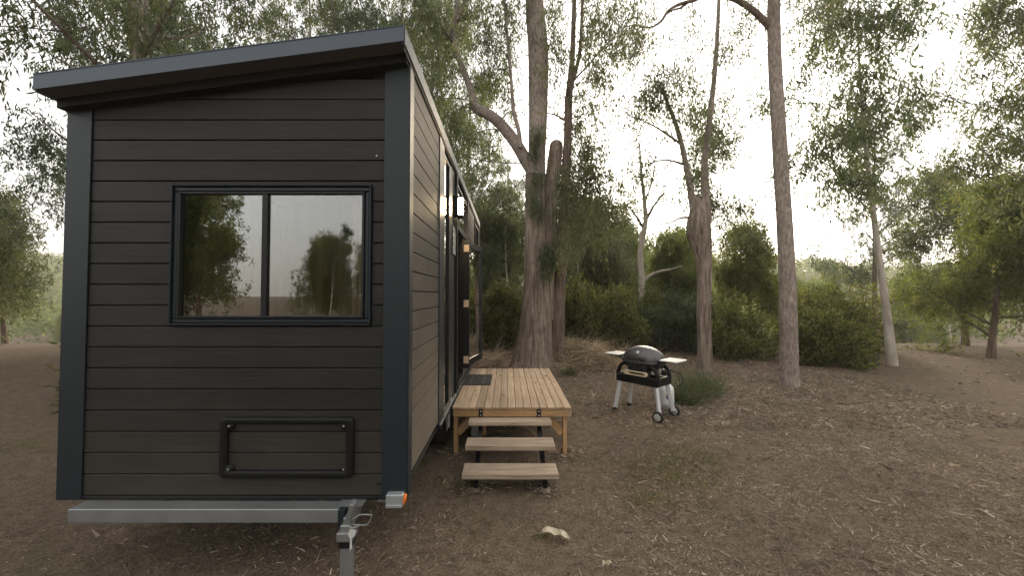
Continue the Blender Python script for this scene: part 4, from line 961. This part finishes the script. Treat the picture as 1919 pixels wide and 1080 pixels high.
# tall gums behind the house roof
put(protoA, 640, 14.5, 1.0, 'tall leafy gum rising behind the house roof at the far left of the photo')
put(protoA2, 745, 13.2, .95, 'dark crowned gum rising straight behind the near roof corner')
put(protoA, 815, 15.5, .95, 'tall gum behind the roof slope with foliage hanging beside the long limb', rz=2.0)
put(protoA2, 880, 17.5, .85, 'dark gum between the far end of the roof and the thick trunk')
put(protoA, 560, 18, 1.1, 'tall gum behind the house just outside the left of the photo')
put(protoA2, 700, 21, 1.15, 'tall distant gum whose top shows over the near roof corner')
put(protoA, 960, 24, .75, 'mid height gum seen left of the thick trunk beyond the shrubs', rz=4)
put(protoC, 962, 17, .78, 'thin pale trunked gum just left of the thick trunk')
put(protoC, 938, 21, .75, 'thin pale trunked gum beside the open door')
put(protoB2, 912, 18, 1.0, 'grey green bushy tree behind the open door')
put(protoC, 1096, 19, .85, 'slim pale stemmed gum right behind the dark slender stem')
put(protoB, 1148, 21, .80, 'green bushy tree behind the large olive shrub')
put(protoB, 1255, 17, .86, 'bright green rounded tree left of the forked gum at the right edge')
d5 = 15.5
t5o = thing('gum_tree', 'slender pale gum with a bough sweeping right between the shrubs behind the barbecue', 'tree', tuple(P(1203, 660, d5) * [1, 1, 0]))
C5, R5 = pxpath([(1203, 680, 16), (1203, 640, 13), (1204, 600, 12), (1202, 560, 12), (1203, 525, 12), (1200, 490, 11), (1203, 450, 10), (1210, 415, 9), (1208, 380, 7), (1203, 330, 5), (1198, 270, 3)], d5)
g = Geo(); tube(g, C5, R5, 14, 60, .05, rng); tp(t5o, 'trunk', g, M['bark_pale'], True)
paths5 = [C5[5:]]
for nm_, pts_ in (('bough', [(1204, 532, 7), (1216, 518, 6), (1236, 509, 5), (1258, 505, 4), (1280, 498, 2)]), ('limb', [(1201, 555, 4), (1188, 545, 3), (1170, 546, 2)]), ('limb', [(1211, 412, 6), (1226, 385, 4), (1246, 360, 3)]), ('limb', [(1207, 430, 5), (1192, 405, 4), (1176, 385, 2.5)]), ('limb', [(1208, 380, 4), (1222, 340, 3), (1228, 300, 2)])):
    p, q = pxpath(pts_, d5); g = Geo(); tube(g, p, q, 7, 16, .03, rng); tp(t5o, nm_, g, M['bark_pale'] if nm_ == 'bough' else M['bark_dark'], True); paths5.append(p)
gl, gw = Geo(), Geo()
lst = [(1200, 395, 24, 16, 7, 14), (1232, 372, 22, 16, 7, 14), (1180, 378, 20, 16, 6, 14), (1215, 345, 22, 14, 6, 12), (1190, 330, 18, 14, 5, 12), (1232, 310, 16, 16, 4, 12), (1250, 395, 16, 12, 4, 12), (1205, 300, 18, 16, 5, 12), (1195, 260, 14, 16, 3, 10), (1170, 355, 16, 14, 4, 12), (1280, 500, 12, 10, 3, 10)]
clumps_px(gl, gw, paths5, lst, d5, 27, Ln=.13, Wd=.03, r0=.012, dens=3.4, sub=4, cs=(.2, .2, .22))
tag(tp(t5o, 'crown', gl, M['leaf_gum']), kind='stuff'); tag(tp(t5o, 'branches', gw, M['twig'], True), kind='stuff')
put(protoB2, 1128, 22, 1.32, 'tall grey green bushy tree rising above the olive shrub right of the dark stem')
put(protoB, 1172, 26, 1.45, 'tall bright green bushy tree just left of the slender pale gum')
put(protoB2, 1082, 25, 1.3, 'grey green bushy tree in the gap beside the dark slender stem')
put(protoB, 1262, 21, 1.15, 'taller green tree behind the rounded one left of the forked gum')
put(protoC, 1110, 24, .8, 'thin gum in the haze behind the bushy trees right of the dark stem', rz=1.5)
put(protoC, 1135, 27, .8, 'thin gum far back above the large olive shrub', rz=3)
put(protoC, 1080, 22, .85, 'slim gum close right of the dark slender stem', rz=3.5)
for px_, d_, s_, lb in ((1092, 26, 1.15, 'airy pale gum rising through the gap just right of the dark stem'), (1122, 29, 1.25, 'airy pale gum above the olive shrub, tall in the haze'), (1158, 25, 1.05, 'airy pale gum left of the slender gum behind the barbecue'),
                         (1178, 33, 1.2, 'faint pale gum far back just left of the slender gum'), (1232, 31, .95, 'low faint gum far back right of the slender gum'),
                         (908, 24, 1.1, 'airy pale gum showing over the open door'), (926, 30, 1.3, 'tall faint gum far behind the open door'), (975, 27, 1.1, 'faint gum hugging the left edge of the thick trunk'), (1068, 32, 1.2, 'faint gum in the slot between the two near trunks')):
    put(protoC, px_, d_, s_, lb)
put(protoA2, 1115, 30, .62, 'dark distant gum behind the slim trunks right of the dark stem')
put(protoB, 1235, 27, .9, 'green tree far down the slope behind the slender pale gum')
put(protoB, 940, 26, .9, 'green bushy tree far behind the open door')
# outside the photograph left and right
GR = 'trees of the surrounding bush'
ORD = ['', 'second ', 'third ', 'fourth ', 'fifth ', 'sixth ', 'seventh ', 'eighth ', 'ninth ', 'tenth ', 'eleventh ']
left_ = [(protoA, -8, 8, 1.0), (protoA2, -12, 12, 1.0), (protoA, -16, 18, 1.1), (protoB2, -7, 12, 1.0), (protoA2, -22, 24, 1.1), (protoC, -9.5, 6, 1.2), (protoB, -13, 7, 1.1), (protoB2, -18, 12, 1.1), (protoB2, -26, 20, 1.3)]
right_ = [(protoC, 8.0, 15.5, 1.0), (protoB, 11.5, 18, 1.0), (protoB, 15, 12, 1.0), (protoB2, 19, 16, 1.2), (protoA2, 21, 22, .9), (protoC, 10, 10, 1.1), (protoC, 13, 9, 1.0), (protoB2, 20, 9.5, 1.1)]
kindn = {id(protoA): 'tall full gum', id(protoA2): 'tall dark gum', id(protoC): 'slim pale gum', id(protoB): 'green bushy tree', id(protoB2): 'dark bushy tree'}
for lst_, sgn, side in ((left_, 1, 'left'), (right_, -1, 'right')):
    for k_, (pr, x, y, s) in enumerate(sorted(lst_, key=lambda q: sgn * q[1] / q[2])):
        put(pr, 0, y, s, kindn[id(pr)] + ', ' + (ORD[k_] + 'tree inwards from the ' + side + ' in the bush ' + side + ' of the clearing' if k_ else 'outermost tree of the bush ' + side + ' of the clearing'), GR + ' on the ' + side, x=x)
for pr, x, y, s in ((protoB2, -6.5, -13, .72), (protoB, -9.5, -15, .85), (protoB2, -3.5, -16, .75), (protoB, 1.5, -14, .8), (protoA, -7.8, -22, .42), (protoC, -5.2, -14, .55), (protoB2, -8.2, -18, .9), (protoC, -8.6, -13, .5), (protoA2, -11, -20, .45), (protoA, 3.5, -9, 1.0), (protoA2, 7.5, -8, 1.0), (protoA, 11, -12, 1.0), (protoA, 8, -18, .8), (protoB2, 9, -10, 1.2), (protoB, -14, -12, 1.2), (protoB, 13, -5, .9), (protoC, 14, 2, .9)):  # full-height gums behind right are unseen, added to dim light on the foreground
    put(pr, 0, y, s, 'tree of the bush on the near side of the clearing, the tall ones added for shade', GR + ' behind the viewer', x=x)
# mid-distance fill on the slope
FG = 'distant bushy trees down the slope'
fr = random.Random(77)
for k in range(46):
    y = fr.uniform(30, 62); x = fr.uniform(-1.15, 1.15) * y
    put(fr.choice([protoB, protoB2, protoB, protoC]), 0, y, fr.uniform(.8, 1.25), 'distant bushy tree among others down the slope behind the clearing', FG, x=x)

# far hillside forest: one mass
g = Geo(); r = np.random.default_rng(55); n_ = 5200
yy = r.uniform(58, 230, n_) ; xx = r.uniform(-1.3, 1.3, n_) * yy; zz = terr(xx, yy) + r.uniform(1.5, 5.0, n_)
leaves(g, r, np.stack([xx, yy, zz], -1), 26, (1.3, 1.3, 1.0), .9, .55, .2)
tag(g.obj('distant_forest', M['leaf_far']), 'hazy pale green forest covering the far hillside', 'forest', kind='stuff')

# ================================================================== SHRUBS
def shrub(name, label, px, d, rx, rz_, n, mat, seed, Ln=.13, Wd=.032, x=None, ry=None):
    r = np.random.default_rng(seed); gl, gw = Geo(), Geo(); xx = (px - CX) / F * d if x is None else x
    root = thing(name, label, 'shrub', (xx, d, float(terr(xx, d)))); ry = ry or rx * .85
    nl = int(n * .55); stems = []
    # lobed outline made of overlapping sprays
    k = 34; a = r.uniform(0, 2 * pi, k); el = np.arcsin(r.uniform(.0, 1, k)); 
    tips = np.stack([np.cos(a) * np.cos(el) * rx, np.sin(a) * np.cos(el) * ry, np.sin(el) * rz_], -1) * r.uniform(.6, 1.22, (k, 1)); tips[:, 2] += .12
    for t in tips[:14]: twig(gw, r, t * .5, t * r.uniform(1.1, 1.4), .010, .003, .03, 3, 5)
    for t in tips: twig(gw, r, r.normal(0, .08, 3) * [1, 1, 0], t * .85, .018, .004, -.03, 4, 6)
    c0 = tips[r.integers(0, k, nl)] * r.uniform(.35, 1.0, (nl, 1)) ** .5 + r.normal(0, 1, (nl, 3)) * [rx * .13, ry * .13, rz_ * .12]; c0[:, 2] = np.maximum(c0[:, 2], .02)
    D = c0 / (np.linalg.norm(c0, axis=1)[:, None] + 1e-6) + r.normal(0, .45, (nl, 3)); D[:, 2] += .35; D /= np.linalg.norm(D, axis=1)[:, None]
    # each centre carries a small spray of needles
    per = 5; base = np.repeat(c0, per, 0) + np.repeat(D, per, 0) * np.tile(np.linspace(-.06, .08, per), nl)[:, None]
    dd = np.repeat(D, per, 0) + r.normal(0, .55, (nl * per, 3)); dd /= np.linalg.norm(dd, axis=1)[:, None]
    s = np.cross(dd, r.normal(0, 1, dd.shape)); s /= np.linalg.norm(s, axis=1)[:, None]; L_ = Ln * r.uniform(.6, 1.3, (len(dd), 1))
    V = np.stack([base, base + dd * L_ * .5 + s * Wd / 2, base + dd * L_, base + dd * L_ * .5 - s * Wd / 2], 1).reshape(-1, 3)
    gl.add(V, np.arange(len(V)).reshape(-1, 4))
    tag(gl.obj('foliage', M[mat], root), kind='stuff'); tag(gw.obj('stems', M['twig'], root, True), kind='stuff')
    return root
shrub('shrub', 'dark green rounded shrub between the open door and the thick trunk', 925, 12.2, .95, 1.85, 9000, 'leaf_olive', 61)
shrub('shrub', 'broad olive shrub spreading behind the brush pile right of the dark stem', 1130, 13.0, 1.55, 1.75, 17000, 'leaf_olive', 62)
shrub('shrub', 'smaller yellowish shrub leaning over the dark slender stem', 1075, 12.2, .8, 1.9, 6000, 'leaf_olive', 63)
shrub('shrub', 'dark low shrub behind the barbecue lid', 1262, 12.6, 1.0, 1.35, 9000, 'leaf_dark', 64, .13, .034)
shrub('shrub', 'darker shrub left of the forked gum at the right edge', 1302, 13.4, .9, 1.5, 7000, 'leaf_dark', 65, .13, .034)
shrub('shrub', 'olive shrub filling the gap behind the slender pale gum', 1205, 15.2, 1.2, 1.7, 8000, 'leaf_olive', 66)
shrub('shrub', 'shrub low behind the thick trunk beside the open door', 970, 14, 1.0, 1.6, 6000, 'leaf_dark', 67)
for k, (x, y, s) in enumerate(((6.9, 12, 1.2), (8.6, 10.5, 1.0), (10.5, 12.5, 1.5), (-5.2, 9, 1.2), (-6.5, 7, 1.1), (12.5, 8, 1.2))):
    o = shrub('shrub', ['shrub right of the forked gum, nearest to its trunk', 'shrub in the bush beside the leaning bough tree on the right', 'largest shrub standing right of the bough tree', 'shrub behind the left wall of the house, farther one', 'shrub left of the house close to its corner', 'shrub at the far right side of the clearing'][k], 0, y, s, s * 1.2, 6000, 'leaf_olive', 70 + k, x=x); o['group'] = 'shrubs bordering the clearing'

# slender pale gum: the bough sweeping right
# ================================================================== BRUSH, GRASS, LITTER
def strands(g, r, C, Ln, Wd, up=.3, curl=.5, seg=4):
    """curved ribbons: dry straw, bark strips, blades"""
    n = len(C); a = r.uniform(0, 2 * pi, n); D = np.stack([np.cos(a), np.sin(a), np.abs(r.normal(up, .35, n))], -1); D /= np.linalg.norm(D, axis=1)[:, None]
    K = r.normal(0, 1, (n, 3)) * curl; K[:, 2] -= curl * .8
    s = np.cross(D, r.normal(0, 1, (n, 3)) + [0, 0, .6]); s /= np.linalg.norm(s, axis=1)[:, None]
    L_ = (Ln * r.uniform(.45, 1.4, n))[:, None]; W_ = (Wd * r.uniform(.6, 1.5, n))[:, None]
    rows = []
    for k in range(seg + 1):
        t = k / seg; p = C + D * L_ * t + K * L_ * t * t * .5; w_ = W_ * (1 - t * .75) / 2
        rows += [p + s * w_, p - s * w_]
    V = np.stack(rows, 1); m = 2 * (seg + 1); b0 = np.arange(n)[:, None] * m
    Q = np.concatenate([b0 + np.array([[2 * k, 2 * k + 1, 2 * k + 3, 2 * k + 2]]) for k in range(seg)])
    g.add(V.reshape(-1, 3), Q)
def pile(name, label, cx, cy, rx, ry, hz, n, seed, Ln=.35, Wd=.013, mat='straw'):
    r = np.random.default_rng(seed); u = r.uniform(-1, 1, (n * 2, 2)); u = u[(u ** 2).sum(1) < 1][:n]; q = (u ** 2).sum(1)
    x = u[:, 0] * rx + cx; y = u[:, 1] * ry + cy; hh = hz * (1 - q) * (0.75 + .35 * np.sin(x * 5 + seed) * np.cos(y * 4)); z = terr(x, y) + hh * r.uniform(.2, 1, len(x)) ** .5
    g = Geo(); strands(g, r, np.stack([x, y, z], -1), Ln, Wd, .15, .9)
    return tag(g.obj(name, M[mat]), label, 'brush pile', kind='stuff')
pile('brush_pile', 'grey tangle of dead twigs heaped right of the dark slender stem', 1.75, 10.6, .95, .8, .72, 5200, 81, .38)
pile('brush_pile', 'orange brown heap of dry grass behind the left barbecue table', 2.55, 10.3, .95, .7, .66, 5200, 82, .40)
pile('brush_pile', 'low scatter of dead twigs left of the thick trunk beyond the deck', -.35, 10.6, .8, .7, .34, 2600, 83, .40)
pile('brush_pile', 'low dry grass heap trailing right behind the barbecue', 3.7, 11.0, .9, .5, .25, 2200, 84, .35)

r = np.random.default_rng(91); g = Geo()
def scatter(n, x0, x1, y0, y1):
    return np.stack([r.uniform(x0, x1, n), y0 + (y1 - y0) * r.uniform(0, 1, n) ** 1.25], -1)
for n_, box_, Ln, Wd in ((120000, (-4.2, 6, 1.9, 8.5), .022, .0042), (30000, (-4, 6, 1.9, 8), .042, .0065), (34000, (-6, 8, 5.5, 14), .06, .013), (900, (-4, 6, 2, 9), .11, .006), (7000, (-12, 16, -3, 18), .10, .02)):
    p = scatter(n_, *box_); 
    if True:
        k = ~((p[:, 0] < -.75) & (p[:, 1] > 4.2) & (p[:, 0] > -3)); p = p[k]
    # litter lies in drifts; the trodden strip in front of the steps is barer
    q = np.sin(p[:, 0] * 1.9 + 1.3 * np.sin(p[:, 1] * 1.1)) * np.cos(p[:, 1] * 1.6 + np.sin(p[:, 0] * 2.3)) + .6 * np.sin(p[:, 0] * 5.1 + p[:, 1] * 3.7) * np.sin(p[:, 1] * 4.3 - p[:, 0])
    bare = np.exp(-((p[:, 0] - .25 - .12 * (p[:, 1] - 2)) ** 2) / .35) * (p[:, 1] < 4.2)
    pr_ = np.clip(.66 + .38 * q + .17 * (p[:, 0] - 1) - .4 * bare, .06, 1); p = p[r.uniform(size=len(p)) < pr_]
    z = terr(p[:, 0], p[:, 1]) + .004 + np.abs(r.normal(0, .006, len(p)))
    strands(g, r, np.stack([p[:, 0], p[:, 1], z], -1), Ln, Wd, .06, .25, 2)
for cx_, cy_, rr0, n_ in ((-.63, 4.65, .12, 150), (.70, 4.65, .14, 200), (-.315, 3.8, .13, 150), (.372, 3.8, .13, 150), (1.82, 6.34, .10, 90), (2.23, 5.8, .10, 90), (2.56, 6.08, .12, 90), (2.66, 6.54, .22, 160), (.7, 9.7, .75, 1500), (1.25, 9.9, .5, 900), (-1.066, 2.5, .12, 80), (4.9, 9.4, .5, 500)):
    a_ = r.uniform(0, 6.283, n_); q_ = rr0 * (.6 + np.abs(r.normal(0, .5, n_))); px_ = cx_ + q_ * np.cos(a_); py_ = cy_ + q_ * np.sin(a_)
    strands(g, r, np.stack([px_, py_, terr(px_, py_) + r.uniform(.003, .03, n_)], -1), .05, .009, .15, .3, 2)
pd = np.stack([r.uniform(-.6, .72, 46), r.uniform(4.6, 6.9, 46), np.full(46, DZ + .004)], -1); strands(g, r, pd, .05, .010, .02, .1, 2)
tag(g.obj('leaf_litter', M['litterm']), 'dry leaves and bark strips scattered over the soil', 'leaf litter', kind='stuff')
# twigs
g = Geo()
for k in range(420):
    x, y = r.uniform(-3, 6), 2 + 8 * r.uniform() ** 1.2; a = r.uniform(0, 6.28); L_ = r.uniform(.06, .32); z = float(terr(x, y)) + .008
    tube(g, [(x, y, z), (x + cos(a) * L_ * .5 + r.normal(0, .012), y + sin(a) * L_ * .5, z + .01 + r.uniform(0, .015)), (x + cos(a) * L_, y + sin(a) * L_, z)], [.0035, .003, .0015], 4, 5)
tag(g.obj('fallen_twigs', M['twig']), 'thin dark fallen twigs scattered over the soil', 'twigs', kind='stuff')
# grass patches
g = Geo()
C = []
for (px, py, rad, n_) in ((1235, 880, .42, 800), (1290, 850, .38, 600), (1215, 935, .22, 420), (1300, 900, .3, 300), (845, 905, .28, 260), (1110, 860, .2, 120), (1010, 1000, .12, 60), (1070, 705, .3, 320), (1170, 760, .3, 160), (900, 970, .3, 140), (1260, 800, .35, 260)):
    d = H * F / (py - HOR); c = np.array([(px - CX) / F * d, d]); q = c + r.normal(0, rad * .6, (n_, 2)); C.append(q)
C.append(scatter(1200, -3, 6, 2, 12)); C = np.concatenate(C)
strands(g, r, np.stack([C[:, 0], C[:, 1], terr(C[:, 0], C[:, 1])], -1), .06, .005, 1.1, .5, 3)
tag(g.obj('grass_tufts', M['grassb']), 'thin green grass coming up in patches through the litter', 'grass', kind='stuff')
# strappy clump right of the barbecue
def strap(label, px, py, rx, n_, Ln, seed, group=None):
    d = H * F / (py - HOR); rr_ = np.random.default_rng(seed); x0 = (px - CX) / F * d
    root = thing('grass_clump', label, 'plant', (x0, d, 0), group=group); g = Geo(); C = rr_.normal(0, rx * .45, (n_, 2))
    strands(g, rr_, np.stack([C[:, 0], C[:, 1] * .8, np.zeros(n_)], -1), Ln, .010, 1.3, .55, 5); tag(g.obj('blades', M['clumpg'], root), kind='stuff')
    return root
strap('green strappy leaved clump just right of the gas bottle', 1278, 752, .32, 700, .42, 92)
strap('taller spiky leaved clump at the right edge behind the strappy one', 1310, 738, .38, 800, .50, 93)
strap('small tuft of strappy leaves at the foot of the dark slender stem', 1068, 702, .16, 260, .20, 94)

# pale bark pieces on the ground
def barkpiece(label, px, py, Lg, Wd, rot, seed):
    rr_ = np.random.default_rng(seed); d = H * F / (py - HOR); x0 = (px - CX) / F * d; n, m_ = 22, 9
    root_loc = (x0, d, .012); V = []
    for i in range(n):
        t = i / (n - 1)
        for j in range(m_):
            s = j / (m_ - 1) - .5; wd = Wd * (.35 + .75 * math.sin(pi * min(1, t * .8 + .15)) + .12 * sin(t * 17))
            V.append((t * Lg - Lg / 2, s * wd + .15 * Lg * sin(t * 4), .012 + .035 * sin(t * 5.5 + .6) ** 2 * (1 - s * s * 2) + .02 * s * s * 4 + rr_.normal(0, .0015)))
    V = np.array(V); V[:, 2] += .003
    a = rot; V = np.stack([V[:, 0] * cos(a) - V[:, 1] * sin(a), V[:, 0] * sin(a) + V[:, 1] * cos(a), V[:, 2]], -1); V2 = V - [0, 0, .0025]
    N_ = len(V); Q = [(i * m_ + j, i * m_ + j + 1, (i + 1) * m_ + j + 1, (i + 1) * m_ + j) for i in range(n - 1) for j in range(m_ - 1)]
    g = Geo(); g.add(np.concatenate([V, V2]), Q + [tuple(N_ + q for q in reversed(f)) for f in Q])
    o = g.obj('bark_piece', M['paleleaf'], smooth=True, loc=root_loc); tag(o, label, 'bark piece'); return o
barkpiece('large pale yellow curled piece of fallen bark on the soil in the foreground', 1040, 1006, .22, .075, -.25, 3)
barkpiece('small tan dead leaf lying below the large pale bark piece', 1136, 1062, .075, .035, .2, 4)

# ------------------------------------------------------------------ HAZE
hz = bpy.data.materials.new('pale_haze'); hz.use_nodes = True; n = hz.node_tree; n.nodes.clear()
v = n.nodes.new('ShaderNodeVolumePrincipled'); v.inputs['Color'].default_value = (1, .97, .92, 1); v.inputs['Density'].default_value = 0.0010; v.inputs['Anisotropy'].default_value = 0.35
o_ = n.nodes.new('ShaderNodeOutputMaterial'); n.links.new(v.outputs[0], o_.inputs['Volume'])
g = Geo(); box(g, (-430, -430, -9), (430, 430, 40)); tag(g.obj('haze', hz), 'thin pale evening haze filling the bush', kind='stuff')
